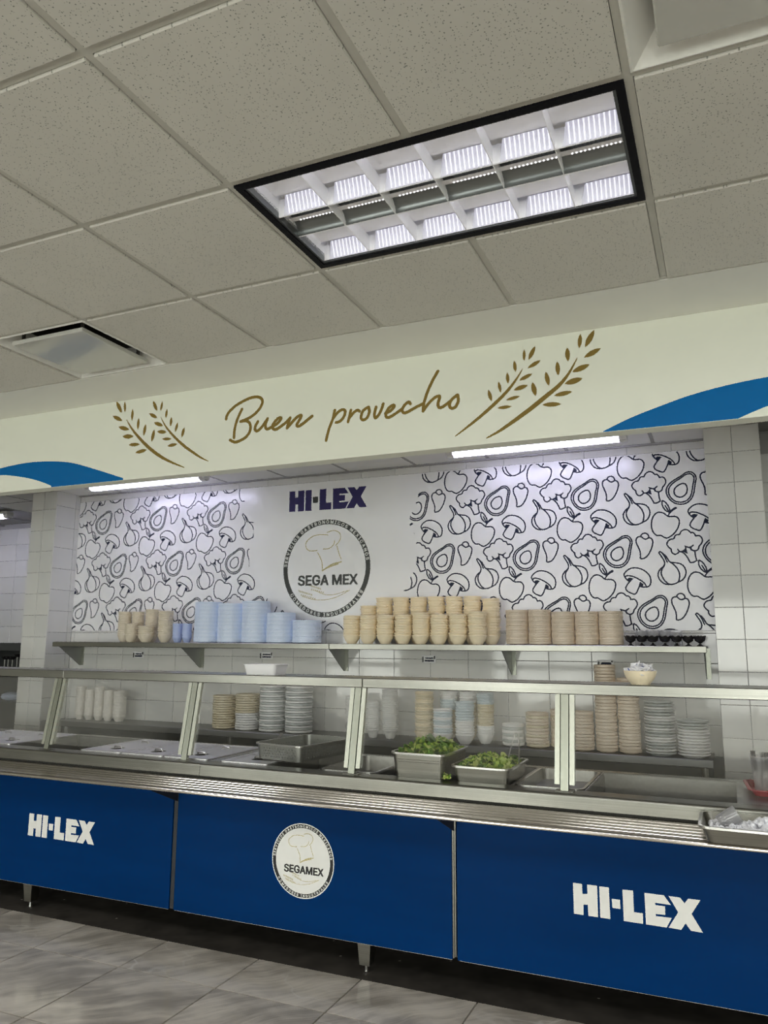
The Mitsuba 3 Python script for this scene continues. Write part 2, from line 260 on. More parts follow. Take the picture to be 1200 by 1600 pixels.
# soffit beam over the counter, with its printed lettering
struct('wall_soffit', B(X0, X1, 2.22, 2.308, 2.592, CZ + .03), 'cream_paint', 'cream soffit beam over the counter with gold lettering')
ART = json.loads(r'''{"motif":[["c",[[-0.051,0.02],[-0.072,0.017],[-0.092,0.0],[-0.105,-0.024],[-0.112,-0.056],[-0.112,-0.085],[-0.106,-0.11],[-0.094,-0.131],[-0.078,-0.143],[-0.055,-0.143],[-0.039,-0.154],[-0.018,-0.164],[0.001,-0.158],[0.025,-0.142],[0.045,-0.12],[0.061,-0.094],[0.07,-0.066],[0.071,-0.043],[0.06,-0.024],[0.042,-0.015],[0.019,-0.015],[0.002,-0.013],[-0.012,-0.003],[-0.028,0.012]]],["c",[[-0.031,0.1],[-0.011,0.086],[0.004,0.062],[0.013,0.037],[0.01,0.019],[-0.006,0.024],[-0.022,0.041],[-0.033,0.064],[-0.035,0.085]]],["o",[[-0.015,0.064],[-0.005,0.045],[0.006,0.023]]],["p",[[-0.004,-0.01],[0.003,0.003],[0.008,0.01],[0.004,0.019],[0.015,0.025],[0.032,0.04],[0.052,0.051],[0.058,0.048],[0.062,0.04],[0.038,0.028],[0.02,0.014],[0.009,0.001],[0.003,-0.011]]],["o",[[-0.494,-0.031],[-0.509,-0.017],[-0.52,-0.002],[-0.525,0.015],[-0.52,0.028],[-0.504,0.044],[-0.479,0.059],[-0.452,0.062],[-0.421,0.057],[-0.395,0.045],[-0.371,0.026],[-0.354,0.002],[-0.348,-0.024],[-0.35,-0.047],[-0.359,-0.065],[-0.373,-0.073],[-0.382,-0.074],[-0.399,-0.074],[-0.421,-0.068]]],["o",[[-0.516,0.0],[-0.508,0.008],[-0.49,0.008],[-0.466,0.002],[-0.437,-0.012],[-0.411,-0.029],[-0.39,-0.049],[-0.379,-0.071]]],["o",[[-0.475,-0.019],[-0.487,-0.031],[-0.504,-0.052],[-0.517,-0.075],[-0.514,-0.091],[-0.499,-0.106],[-0.477,-0.116],[-0.461,-0.122],[-0.448,-0.113],[-0.436,-0.091],[-0.423,-0.059],[-0.419,-0.043]]],["p",[[-0.497,-0.008],[-0.484,-0.007],[-0.464,-0.012],[-0.478,-0.028],[-0.489,-0.033],[-0.505,-0.019]]],["p",[[-0.418,-0.038],[-0.399,-0.053],[-0.404,-0.072],[-0.421,-0.068],[-0.426,-0.061]]],["o",[[-0.151,0.165],[-0.165,0.152],[-0.183,0.146],[-0.199,0.157],[-0.205,0.172],[-0.204,0.183]]],["o",[[-0.204,0.183],[-0.218,0.195],[-0.229,0.212],[-0.23,0.225],[-0.221,0.241],[-0.206,0.251],[-0.188,0.253],[-0.181,0.261]]],["o",[[-0.18,0.259],[-0.178,0.27],[-0.166,0.281],[-0.146,0.282]]],["o",[[-0.146,0.28],[-0.138,0.297],[-0.124,0.31],[-0.107,0.314],[-0.089,0.309],[-0.073,0.291]]],["o",[[-0.073,0.291],[-0.06,0.292],[-0.048,0.28],[-0.043,0.266]]],["o",[[-0.043,0.266],[-0.026,0.269],[-0.012,0.262],[-0.003,0.245],[-0.003,0.227],[-0.015,0.206],[-0.026,0.196]]],["o",[[-0.026,0.196],[-0.03,0.178],[-0.041,0.168],[-0.056,0.165],[-0.073,0.173],[-0.083,0.19]]],["o",[[-0.163,0.18],[-0.151,0.165],[-0.139,0.163],[-0.124,0.169],[-0.113,0.179],[-0.11,0.195]]],["o",[[-0.115,0.2],[-0.098,0.192],[-0.08,0.191],[-0.062,0.204]]],["o",[[-0.139,0.163],[-0.12,0.147],[-0.106,0.127],[-0.094,0.102],[-0.088,0.086]]],["o",[[-0.088,0.086],[-0.068,0.087],[-0.045,0.099]]],["o",[[-0.045,0.099],[-0.052,0.129],[-0.055,0.164]]],["p",[[-0.131,0.164],[-0.113,0.176],[-0.108,0.184],[-0.101,0.148],[-0.114,0.155]]],["p",[[-0.088,0.192],[-0.076,0.191],[-0.071,0.173],[-0.078,0.167]]],["c",[[0.152,0.291],[0.172,0.287],[0.189,0.268],[0.196,0.243],[0.189,0.212],[0.182,0.176],[0.175,0.14],[0.162,0.109],[0.141,0.084],[0.113,0.069],[0.084,0.067],[0.053,0.075],[0.025,0.097],[0.006,0.125],[-0.003,0.155],[-0.001,0.18],[0.01,0.204],[0.029,0.225],[0.055,0.242],[0.083,0.257],[0.106,0.27],[0.13,0.287]]],["c",[[0.152,0.278],[0.169,0.271],[0.182,0.252],[0.181,0.23],[0.173,0.201],[0.167,0.167],[0.159,0.134],[0.147,0.11],[0.126,0.09],[0.101,0.082],[0.08,0.082],[0.054,0.09],[0.03,0.111],[0.015,0.139],[0.012,0.164],[0.018,0.188],[0.035,0.212],[0.059,0.23],[0.087,0.246],[0.11,0.261],[0.129,0.273]]],["c",[[0.117,0.212],[0.13,0.197],[0.135,0.17],[0.129,0.146],[0.117,0.13],[0.098,0.119],[0.08,0.117],[0.062,0.126],[0.05,0.144],[0.048,0.164],[0.056,0.183],[0.073,0.199],[0.094,0.21]]],["o",[[-0.286,0.161],[-0.277,0.169],[-0.262,0.155],[-0.242,0.137],[-0.231,0.115],[-0.22,0.097],[-0.205,0.086],[-0.186,0.067],[-0.171,0.045],[-0.162,0.022],[-0.159,0.001],[-0.163,-0.022],[-0.17,-0.043],[-0.188,-0.053],[-0.208,-0.059],[-0.227,-0.058],[-0.245,-0.047],[-0.26,-0.029],[-0.273,-0.003],[-0.278,0.021],[-0.272,0.046],[-0.258,0.066],[-0.252,0.087],[-0.255,0.106],[-0.265,0.126],[-0.286,0.161]]],["o",[[-0.258,0.068],[-0.278,0.052],[-0.293,0.032],[-0.299,0.011],[-0.295,-0.014],[-0.282,-0.036],[-0.263,-0.052],[-0.241,-0.059],[-0.22,-0.059]]],["o",[[-0.213,0.092],[-0.185,0.088],[-0.161,0.084],[-0.138,0.071],[-0.124,0.051],[-0.118,0.027],[-0.121,0.003],[-0.133,-0.02],[-0.149,-0.035],[-0.17,-0.045]]],["o",[[-0.26,0.151],[-0.247,0.127],[-0.235,0.094]]],["p",[[-0.262,0.153],[-0.242,0.137],[-0.242,0.133],[-0.247,0.127]]],["c",[[-0.16,-0.122],[-0.146,-0.127],[-0.136,-0.139],[-0.135,-0.154],[-0.144,-0.161],[-0.158,-0.165],[-0.169,-0.16],[-0.179,-0.15],[-0.186,-0.142],[-0.178,-0.128]]],["o",[[-0.188,-0.145],[-0.204,-0.146],[-0.217,-0.157],[-0.221,-0.174],[-0.217,-0.195],[-0.206,-0.222],[-0.198,-0.245],[-0.195,-0.268],[-0.197,-0.296],[-0.188,-0.301],[-0.168,-0.297],[-0.15,-0.283],[-0.131,-0.255],[-0.119,-0.228],[-0.11,-0.198],[-0.109,-0.181],[-0.116,-0.164],[-0.126,-0.157],[-0.135,-0.156]]]],"clipR":[[-0.834,3.057],[-0.834,3.02],[-0.823,2.81],[-0.845,2.749],[-0.87,2.689],[-0.894,2.649],[-0.897,2.608],[-0.894,2.571],[-0.867,2.534],[-0.84,2.451],[-0.835,2.298],[-0.851,2.223],[-0.9,2.149],[-0.943,2.084],[-0.942,1.741]],"clipL":[[-2.473,3.06],[-2.46,2.754],[-2.365,2.709],[-2.358,2.539],[-2.402,2.496],[-2.392,2.245],[-2.324,2.187],[-2.242,2.048],[-2.086,1.938],[-1.873,1.84],[-1.457,1.817],[-1.455,1.725]],"hilex":[[[0.0,1.0],[0.299,1.0],[0.307,0.686],[0.467,0.701],[0.467,1.0],[0.796,1.0],[0.788,0.022],[0.474,0.022],[0.467,0.365],[0.328,0.358],[0.321,0.022],[0.0,0.029]],[[0.861,0.993],[1.175,0.993],[1.182,0.015],[0.861,0.022]],[[1.248,0.657],[1.518,0.657],[1.518,0.372],[1.263,0.372]],[[1.606,0.985],[1.942,0.993],[1.942,0.336],[2.219,0.336],[2.212,0.015],[1.606,0.022]],[[2.292,0.971],[2.891,0.971],[3.095,0.701],[2.613,0.708],[2.62,0.642],[2.912,0.642],[2.905,0.38],[2.613,0.372],[2.62,0.307],[3.102,0.321],[2.927,0.007],[2.299,0.015]],[[3.029,0.971],[3.38,0.964],[3.504,0.81],[3.62,0.964],[3.985,0.964],[3.701,0.518],[4.007,0.007],[3.65,0.015],[3.504,0.212],[3.365,0.0],[2.985,0.015],[3.299,0.511]]],"wheat":[[[[[0.89,3.08],[0.846,3.004],0.0263],[[0.827,3.071],[0.819,3.003],0.0194],[[0.915,2.988],[0.839,2.955],0.025],[[0.764,3.015],[0.766,2.947],0.0222],[[0.863,2.918],[0.783,2.893],0.0263],[[0.716,2.954],[0.719,2.885],0.0208],[[0.829,2.856],[0.747,2.841],0.0277],[[0.661,2.911],[0.674,2.841],0.0208],[[0.78,2.799],[0.696,2.79],0.0222],[[0.597,2.869],[0.611,2.799],0.0236],[[0.728,2.746],[0.641,2.753],0.0222]],[[0.809,2.958],[0.767,2.888],[0.721,2.837],[0.655,2.789],[0.589,2.743],[0.508,2.692],[0.434,2.649],[0.369,2.62]],0.022],[[[[0.615,3.045],[0.582,2.981],0.0208],[[0.562,3.036],[0.56,2.979],0.0139],[[0.639,2.971],[0.577,2.941],0.0194],[[0.513,2.987],[0.518,2.93],0.0166],[[0.598,2.911],[0.535,2.886],0.0194],[[0.477,2.933],[0.481,2.877],0.0166],[[0.575,2.857],[0.507,2.842],0.0222],[[0.434,2.894],[0.444,2.838],0.0153],[[0.536,2.808],[0.469,2.797],0.0166],[[0.383,2.859],[0.398,2.8],0.018],[[0.495,2.763],[0.426,2.762],0.0166]],[[0.552,2.941],[0.519,2.891],[0.471,2.836],[0.416,2.788],[0.346,2.734],[0.276,2.686],[0.212,2.645]],0.017],[[[[-1.939,3.086],[-1.892,3.01],0.0249],[[-1.874,3.078],[-1.867,3.011],0.0162],[[-1.96,2.998],[-1.883,2.959],0.0237],[[-1.809,3.022],[-1.809,2.953],0.0187],[[-1.909,2.924],[-1.826,2.898],0.0249],[[-1.759,2.961],[-1.761,2.891],0.0187],[[-1.873,2.861],[-1.791,2.853],0.0274],[[-1.703,2.918],[-1.714,2.849],0.0212],[[-1.823,2.805],[-1.739,2.799],0.0212],[[-1.637,2.877],[-1.651,2.807],0.0237],[[-1.769,2.751],[-1.684,2.761],0.0224]],[[-1.851,2.962],[-1.805,2.9],[-1.738,2.832],[-1.666,2.77],[-1.583,2.713],[-1.502,2.671],[-1.405,2.63]],0.02],[[[[-1.658,3.055],[-1.624,2.99],0.0212],[[-1.588,3.043],[-1.598,2.987],0.015],[[-1.681,2.981],[-1.62,2.947],0.0212],[[-1.552,2.993],[-1.557,2.939],0.0162],[[-1.642,2.922],[-1.574,2.894],0.0224],[[-1.515,2.94],[-1.52,2.886],0.0175],[[-1.615,2.864],[-1.546,2.853],0.0224],[[-1.469,2.902],[-1.483,2.847],0.0175],[[-1.575,2.815],[-1.508,2.809],0.0175],[[-1.42,2.868],[-1.435,2.81],0.0199],[[-1.533,2.769],[-1.465,2.774],0.0199]],[[-1.594,2.948],[-1.555,2.889],[-1.492,2.823],[-1.424,2.765],[-1.358,2.719],[-1.293,2.678],[-1.242,2.653]],0.016]],"script":[[[-1.132,2.885],[-1.129,2.902],[-1.111,2.927],[-1.072,2.955],[-1.022,2.976],[-0.972,2.989],[-0.933,2.989],[-0.908,2.979],[-0.896,2.958],[-0.906,2.93],[-0.932,2.901],[-0.968,2.879],[-1.006,2.866],[-1.035,2.86]],[[-1.035,2.86],[-1.0,2.86],[-0.977,2.846],[-0.968,2.818],[-0.975,2.79],[-0.999,2.765],[-1.035,2.75],[-1.068,2.745],[-1.1,2.76]],[[-1.029,2.93],[-1.049,2.893],[-1.065,2.853],[-1.074,2.81],[-1.075,2.771]],[[-0.922,2.847],[-0.938,2.819],[-0.937,2.8],[-0.923,2.794],[-0.899,2.81],[-0.875,2.837],[-0.86,2.857]],[[-0.86,2.857],[-0.872,2.827],[-0.871,2.807],[-0.86,2.797],[-0.839,2.804],[-0.801,2.819],[-0.778,2.84],[-0.775,2.852],[-0.792,2.851],[-0.813,2.834],[-0.828,2.812],[-0.822,2.795],[-0.803,2.79],[-0.769,2.806],[-0.743,2.822],[-0.717,2.845]],[[-0.717,2.845],[-0.727,2.82],[-0.735,2.79]],[[-0.735,2.79],[-0.705,2.818],[-0.68,2.841],[-0.654,2.852],[-0.649,2.844],[-0.666,2.818],[-0.676,2.8],[-0.663,2.792],[-0.632,2.807],[-0.583,2.839]],[[-0.448,2.855],[-0.458,2.811],[-0.48,2.758],[-0.496,2.697]],[[-0.458,2.811],[-0.429,2.842],[-0.403,2.853],[-0.387,2.844],[-0.394,2.814],[-0.416,2.792],[-0.439,2.788]],[[-0.354,2.844],[-0.361,2.814],[-0.369,2.784]],[[-0.365,2.8],[-0.339,2.828],[-0.317,2.84],[-0.304,2.833]],[[-0.255,2.849],[-0.284,2.832],[-0.295,2.799],[-0.284,2.784],[-0.262,2.792],[-0.248,2.821],[-0.252,2.849]],[[-0.21,2.844],[-0.219,2.811],[-0.215,2.787],[-0.197,2.798],[-0.179,2.83],[-0.17,2.856]],[[-0.158,2.804],[-0.13,2.814],[-0.109,2.835],[-0.116,2.843],[-0.137,2.832],[-0.154,2.807],[-0.154,2.787],[-0.137,2.781],[-0.101,2.797],[-0.066,2.817]],[[-0.021,2.838],[-0.032,2.849],[-0.056,2.832],[-0.066,2.81],[-0.056,2.795],[-0.032,2.799],[0.01,2.817],[0.044,2.83]],[[0.126,2.989],[0.099,2.946],[0.071,2.89],[0.051,2.832],[0.047,2.792]],[[0.047,2.792],[0.071,2.823],[0.105,2.852],[0.129,2.86],[0.135,2.852],[0.125,2.817],[0.135,2.799],[0.158,2.806],[0.185,2.823]],[[0.225,2.853],[0.195,2.831],[0.185,2.803],[0.198,2.788],[0.218,2.796],[0.231,2.823],[0.228,2.853]]],"swooshR":[[0.912,2.597],[1.03,2.645],[1.153,2.683],[1.286,2.719],[1.439,2.745],[1.586,2.759],[1.717,2.763]],"swooshR2":[[1.461,2.593],[1.516,2.614],[1.578,2.635],[1.674,2.661]],"swooshL":[[-3.111,2.72],[-2.88,2.752],[-2.655,2.768],[-2.462,2.761],[-2.274,2.736],[-2.089,2.683],[-1.85,2.605]],"swooshL2":[[-3.11,2.711],[-2.874,2.707],[-2.758,2.693],[-2.615,2.665],[-2.503,2.633],[-2.419,2.602]],"hat":[[[0.032,0.677],[-0.146,0.691],[-0.315,0.664],[-0.439,0.583],[-0.48,0.501],[-0.456,0.415],[-0.371,0.363],[-0.202,0.365]],[[0.02,0.726],[0.102,0.756],[0.207,0.756],[0.3,0.706],[0.327,0.622],[0.302,0.538],[0.212,0.449]],[[0.19,0.553],[0.18,0.489],[0.11,0.417],[0.027,0.39],[-0.066,0.388]],[[-0.195,0.319],[-0.137,0.222],[-0.09,0.109],[-0.078,-0.057]],[[0.249,0.44],[0.285,0.316],[0.349,0.165]],[[-0.078,-0.057],[0.034,0.01],[0.156,0.072],[0.351,0.111]],[[-0.068,-0.047],[0.076,0.017],[0.28,0.072]],[[-0.537,-0.57],[-0.324,-0.63],[-0.076,-0.652],[0.171,-0.62],[0.371,-0.551],[0.551,-0.462]],[[-0.266,-0.444],[-0.078,-0.523],[0.088,-0.553],[0.251,-0.538],[0.412,-0.496],[0.512,-0.472]]]}''')
def stroke(pts, w, closed=False): return LineString(smooth_line(pts, closed)).buffer(w / 2, quad_segs=4)
word = unary_union([stroke(s, 0.0165) for s in ART['script'][:7]]), unary_union([stroke(s, 0.0155) for s in ART['script'][7:]])
for w, nm in zip(word, ('gold script word Buen', 'gold script word provecho')):
    obj('lettering', on_wall(flat(w.simplify(.0004), .0012), 2.22), 'ink_gold', 'wall_soffit', label=nm)
def leaf(a, b, w):
    a, b = np.array(a), np.array(b); d = b - a; L = np.linalg.norm(d); d /= L; nn = np.array([-d[1], d[0]])
    t = np.linspace(0, 1, 9); h = w / 2 * np.sin(np.pi * t) ** .75
    return Polygon(np.vstack([a + np.outer(t * L, d) + np.outer(h, nn), (a + np.outer(t * L, d) - np.outer(h, nn))[1:-1][::-1]]))
def stem(pts, w):
    P = smooth_line(pts); t = np.linspace(0, 1, len(P)); d = np.gradient(P, axis=0); d /= np.linalg.norm(d, axis=1)[:, None]; nn = np.stack([-d[:, 1], d[:, 0]], 1)
    h = (w / 2 * np.sin(np.pi * np.clip(t * .94 + .02, 0, 1)) ** .8)[:, None]
    return Polygon(np.vstack([P + nn * h, (P - nn * h)[::-1]])).buffer(0)
for lv, st, w in ART['wheat']:
    e = obj('wheat_ear', on_wall(flat(stem(st, w), .0012), 2.22), 'ink_gold', 'wall_soffit', label='gold wheat stem')
    for l in lv: obj('leaf', on_wall(flat(leaf(*l), .0012), 2.22), 'ink_gold', e)
zb = 2.5935
def swoosh(up, lo, xs):
    a = smooth_line(up); b = smooth_line(lo)
    return a, b
a = smooth_line(ART['swooshR']); b = smooth_line(ART['swooshR2'] + [[2.0, 2.73], [2.6, 2.80], [3.4, 2.72]])
a = np.vstack([a, smooth_line([a[-1].tolist(), [2.1, 2.93], [2.9, 2.98], [3.6, 2.80]])[1:]])
pr = Polygon(np.vstack([a, b[::-1], [[b[0][0], zb], [a[0][0], zb]]])).buffer(0).intersection(sbox(-9, zb, 5, CZ))
obj('swoosh', on_wall(flat(pr, .0012), 2.22), 'swoosh_blue', 'wall_soffit', label='blue curved band at the right end')
a = smooth_line([[-3.9, 2.62]] + ART['swooshL']); b = smooth_line([[-3.9, 2.60]] + ART['swooshL2'])
pr = Polygon(np.vstack([a, [[a[-1][0], zb]], [[b[-1][0], zb]], b[::-1]])).buffer(0).intersection(sbox(-9, zb, 5, CZ))
obj('swoosh', on_wall(flat(pr, .0012), 2.22), 'swoosh_blue', 'wall_soffit', label='blue arched band at the left end')

# kitchen ceiling behind the soffit
struct('ceiling_kitchen', B(X0, X1, 2.30, 6.3, KZ + .02, KZ + .08), 'ceiling_void', 'plain white kitchen ceiling panels behind the soffit')
mat('kitchen_panel', (0.66, 0.66, 0.65), 0.7)
mat('kitchen_bar', (0.30, 0.30, 0.30), 0.6)
kp0 = mikit.ply(cham(.012, .590, .312, 1.19, 0.0, .018, .002), 'kitchen_panel')
kp = mikit.ply(cham(.012, .590, .012, 1.19, 0.0, .018, .002), 'kitchen_panel')
for i in range(-10, 7):
    for j in range(3):
        if i not in range(-8, 4) and j: continue
        obj('panel', kp if j else kp0, None, 'ceiling_kitchen', tw=T().translate([-.84 + .602 * i, 3.21 + 1.2 * (j - 1) + (0), KZ]))
for i in range(-10, 7): obj('grid_bar', B(-.84 + .602 * i - .012, -.84 + .602 * i + .012, 2.31, 6.3, KZ - .001, KZ + .02), 'kitchen_bar', 'ceiling_kitchen')
for j in range(1, 3): obj('cross_bar', B(X0, X1, 3.21 + 1.2 * (j - 1) - .012, 3.21 + 1.2 * (j - 1) + .012, KZ - .001, KZ + .018), 'kitchen_bar', 'ceiling_kitchen')
obj('wall_angle', B(-4.39, 1.297, 4.37, 4.396, KZ - .012, KZ + .002), 'kitchen_bar', 'ceiling_kitchen')

# tiled back wall of the kitchen
struct('wall_back', B(-4.72, X1, 4.4, 4.5, 0, KZ), 'grout', 'kitchen back wall of white glazed tiles')
tile_ply = {}
def tiles_xz(parent, xs, zs, y, dy=-1):
    """one entry per tile; xs, zs are the joint positions, the glazed face stands 4 mm proud of y"""
    for a, b in zip(xs[:-1], xs[1:]):
        for c, d in zip(zs[:-1], zs[1:]):
            w, h = round(b - a, 4), round(d - c, 4); v = rnd.choice(TILES); k = (w, h, v, 'x')
            if k not in tile_ply: tile_ply[k] = mikit.ply(cham(.002, w - .002, -.004, .004, .002, h - .002, .0012), v)
            obj('tile', tile_ply[k], None, parent, tw=T().translate([a, y, c]))
def tiles_yz(parent, ys, zs, x):
    for a, b in zip(ys[:-1], ys[1:]):
        for c, d in zip(zs[:-1], zs[1:]):
            w, h = round(b - a, 4), round(d - c, 4); v = rnd.choice(TILES); k = (w, h, v, 'y')
            if k not in tile_ply: tile_ply[k] = mikit.ply(cham(-.004, .004, .002, w - .002, .002, h - .002, .0012), v)
            obj('tile', tile_ply[k], None, parent, tw=T().translate([x, a, c]))
xs = [-4.385] + [round(1.083 - .3015 * k, 4) for k in range(18, -1, -1)] + [1.297]
zr = [round(1.73 - .1985 * k, 4) for k in range(5, -1, -1)]
tiles_xz('wall_back', xs, zr, 4.4)
tiles_xz('wall_back', xs, [1.7305, 1.746], 4.4)
tiles_xz('wall_back', xs, [2.994, 3.05], 4.4)
tiles_xz('wall_back', [1.63, 1.93, 2.23, 2.53, 2.83], [round(.937 + .1985 * k, 4) for k in range(0, 11)], 4.4)
# printed vinyl
mur = obj('mural', B(-4.385, 1.297, 4.3935, 4.402, 1.747, 2.993), 'vinyl', 'wall_back', label='white vinyl mural printed with line-drawn fruit and vegetables')
YM = 4.3935
def pattern(org, clip, ii, jj, lw=.0094):
    big = clip.buffer(.5); geo = []
    for i in ii:
        for j in jj:
            o = (org[0] + .656 * i + .213 * j, org[1] - .425 * j)
            if not big.contains(Point(o)): continue
            for k, p in ART['motif']:
                q = np.array(p) + o
                geo.append(Polygon(q).buffer(.001) if k == 'p' else stroke(q, lw, k == 'c'))
    g = unary_union(geo).intersection(clip).simplify(.0006)
    return on_wall(flat(g, .0008), YM)
cr = Polygon(ART['clipR'] + [[1.295, 1.752], [1.295, 2.986], [-.85, 2.986]]).buffer(0)
obj('print', pattern((1.037, 2.545), cr, range(-5, 4), range(-2, 4)), 'ink_navy', mur, label='right field of line-drawn apples, mushrooms, broccoli, avocados, garlic and peppers')
cl = Polygon([[-4.38, 1.752]] + [[-4.38, 3.03 - .04]] + ART['clipL']).buffer(0).intersection(sbox(-4.38, 1.752, 0, 2.992))
obj('print', pattern((-3.51, 2.597), cl, range(-5, 6), range(-2, 4), .0078), 'ink_navy', mur, label='left field of line-drawn fruit and vegetables')
HL = ART['hilex']
def hilex(x, z, h, y, m_, parent, label, dot=None, sx=1.0):
    k = obj('logo', on_wall(cat(*[flat(Polygon(np.array(p) * [h * sx, h] + [x, z]), .001) for n_, p in enumerate(HL) if not (dot and n_ == 2)]), y), m_, parent, label=label)
    if dot: obj('hyphen', on_wall(flat(Polygon(np.array(HL[2]) * [h * sx, h] + [x, z]), .001), y), dot, k, label='dark square hyphen')
hilex(-2.008, 2.748, .183, YM, 'ink_indigo', mur, 'dark indigo HI-LEX lettering', 'ink_charcoal')
def text2d(s, h, bold=True, fat=.03):
    m = meshkit.text_mesh(s, h, .001, bold); ms = []
    for dx, dy in ((0, 0), (fat, 0), (-fat, 0), (0, fat * .5), (0, -fat * .5)): q = m.copy(); q.apply_translation((dx * h, dy * h, abs(dx) * 1e-4)); ms.append(q)
    return cat(*ms)
def arc_text(s, R_, h, a0, a1, inward=False):
    ms, adv = [], []
    for ch in s:
        if ch == ' ': adv.append(.55 * h); ms.append(None); continue
        m = text2d(ch, h); lo, hi = m.bounds[0][0], m.bounds[1][0]; m.apply_translation((-(lo + hi) / 2, 0, 0)); ms.append(m); adv.append(hi - lo + .22 * h)
    tot = sum(adv); pos, out = 0, []
    for m, a in zip(ms, adv):
        t = (pos + a / 2) / tot; pos += a; th = a0 + (a1 - a0) * t
        if m is None: continue
        v = m.vertices.copy(); m = m.copy()
        rot = th - 90 if not inward else th + 90
        c, s_ = math.cos(math.radians(rot)), math.sin(math.radians(rot))
        off = np.array([math.cos(math.radians(th)), math.sin(math.radians(th))]) * R_
        y0 = v[:, 1] - h / 2
        m.vertices = np.stack([v[:, 0] * c - y0 * s_ + off[0], v[:, 0] * s_ + y0 * c + off[1], v[:, 2]], 1); out.append(m)
    return cat(*out)
def roundel(cx, cz, R_, y, parent, word_, label, ring, border, ww):
    def put(m): m = m.copy(); m.apply_translation((cx, cz, 0)); return on_wall(m, y)
    disc = Point(0, 0).buffer(R_ * 1.03 if border else R_ * .99, quad_segs=24)
    k = obj('emblem', put(flat(disc, .0006)), 'ink_white' if border else 'vinyl', parent, label=label)
    y2 = y - .0006
    def put2(m, dz=0): m = m.copy(); m.apply_translation((cx, cz, dz)); return on_wall(m, y2)
    obj('ring', put2(flat(Point(0, 0).buffer(R_, quad_segs=24).difference(Point(0, 0).buffer(R_ * .9, quad_segs=24)), .0005)), ring, k)
    obj('ring_lettering', put2(cat(arc_text('SERVICIOS GASTRONÓMICOS MEXICANOS', R_ * .95, R_ * .066, 178, 7), arc_text('COMEDORES INDUSTRIALES', R_ * .95, R_ * .066, 212, 331, True)), .0005), 'ink_white', k)
    hat = unary_union([stroke(np.array(p) * R_, R_ * (.026 if n_ > 4 and n_ < 7 else .017 if n_ < 7 else .012)) for n_, p in enumerate(ART['hat'])])
    obj('chef_hat', put2(flat(unary_union([stroke(np.array(p) * R_, R_ * (.026 if n_ > 4 else .016)) for n_, p in enumerate(ART['hat'][:7])]), .0006)), 'ink_palegold', k, label='gold outline of a chef hat')
    wh = [stroke(np.array(p) * R_, R_ * .011) for p in ART['hat'][7:]]
    for (x0, z0, n_) in ((-.60, -.50, 8), (-.36, -.39, 7)):
        for i in range(n_):
            wh.append(leaf((x0 + i * .042, z0 - .012 * i + .015), (x0 + i * .042 - .025, z0 - .012 * i + .065), .022)); wh.append(leaf((x0 + i * .045 + .03, z0 - .012 * i - .06), (x0 + i * .045 + .055, z0 - .012 * i - .02), .02))
    obj('wheat_sprig', put2(flat(unary_union([w if n_ < 2 else affinity.scale(w, R_, R_, origin=(0, 0)) for n_, w in enumerate(wh)]), .0006)), 'ink_palegold', k, label='pale gold wheat sprigs')
    m = text2d(word_, 1.0); lo, hi = m.bounds; s = ww / (hi[0] - lo[0])
    h_ = R_ * .195; m.vertices = (m.vertices - [lo[0], 0, 0]) * [s, h_, 1]
    m.apply_translation((-ww / 2 + R_ * .04, -.345 * R_, 0)); obj('name_lettering', put2(m), ring, k, label=f'{word_} in dark capitals')
roundel(-1.643, 2.262, .405, YM, mur, 'SEGA MEX', 'round emblem with a chef hat and lettered dark ring', 'ink_charcoal', False, .555)

# the two tiled piers that frame the alcove
zp = [round(2.885 - .1995 * k, 4) for k in range(11, -1, -1)]
struct('wall_pier_left', B(-4.70, -4.389, 4.104, 4.4, 0, KZ + .02), 'grout', 'white tiled pier at the left end of the mural')
tiles_xz('wall_pier_left', [-4.70, -4.543, -4.385], zp + [3.06], 4.104)
tiles_yz('wall_pier_left', [4.10, 4.34, 4.396], [round(.937 + .1985 * k, 4) for k in range(0, 11)] + [3.06], -4.389)
struct('wall_pier_right', B(1.301, 1.626, 4.104, 4.4, 0, KZ + .02), 'grout', 'white tiled pier at the right end of the mural')
tiles_xz('wall_pier_right', [1.297, 1.465, 1.63], zp + [3.06], 4.104)
# far kitchen wall seen left of the pier, with its pass-through
struct('wall_kitchen_far', cat(B(X0, -4.5, 5.6, 5.7, 1.62, KZ + .02), B(X0, -7.6, 5.6, 5.7, 0, 1.62), B(X0, -4.5, 5.6, 5.7, 0, .55), B(-4.6, -4.5, 4.5, 5.6, 0, KZ)), 'grout', 'far kitchen wall of white tiles above a dark pass-through')
tiles_xz('wall_kitchen_far', [-7.5 + .3 * k for k in range(0, 11)], [round(1.62 + .2 * k, 3) for k in range(0, 8)], 5.6)
obj('pass_through', cat(B(-7.6, -4.5, 6.1, 6.15, .55, 1.62), B(-7.6, -4.5, 5.7, 6.15, .5, .55), B(-7.6, -4.6, 5.78, 6.1, .90, .92), B(-7.6, -4.5, 5.7, 6.15, 1.62, 1.66)), 'steel_dark', 'wall_kitchen_far', label='dark recess of the pass-through')
obj('lintel', cham(-7.6, -4.62, 5.56, 5.62, 1.53, 1.625, .004), 'steel_dark', 'wall_kitchen_far', label='dark steel lintel above the pass-through')
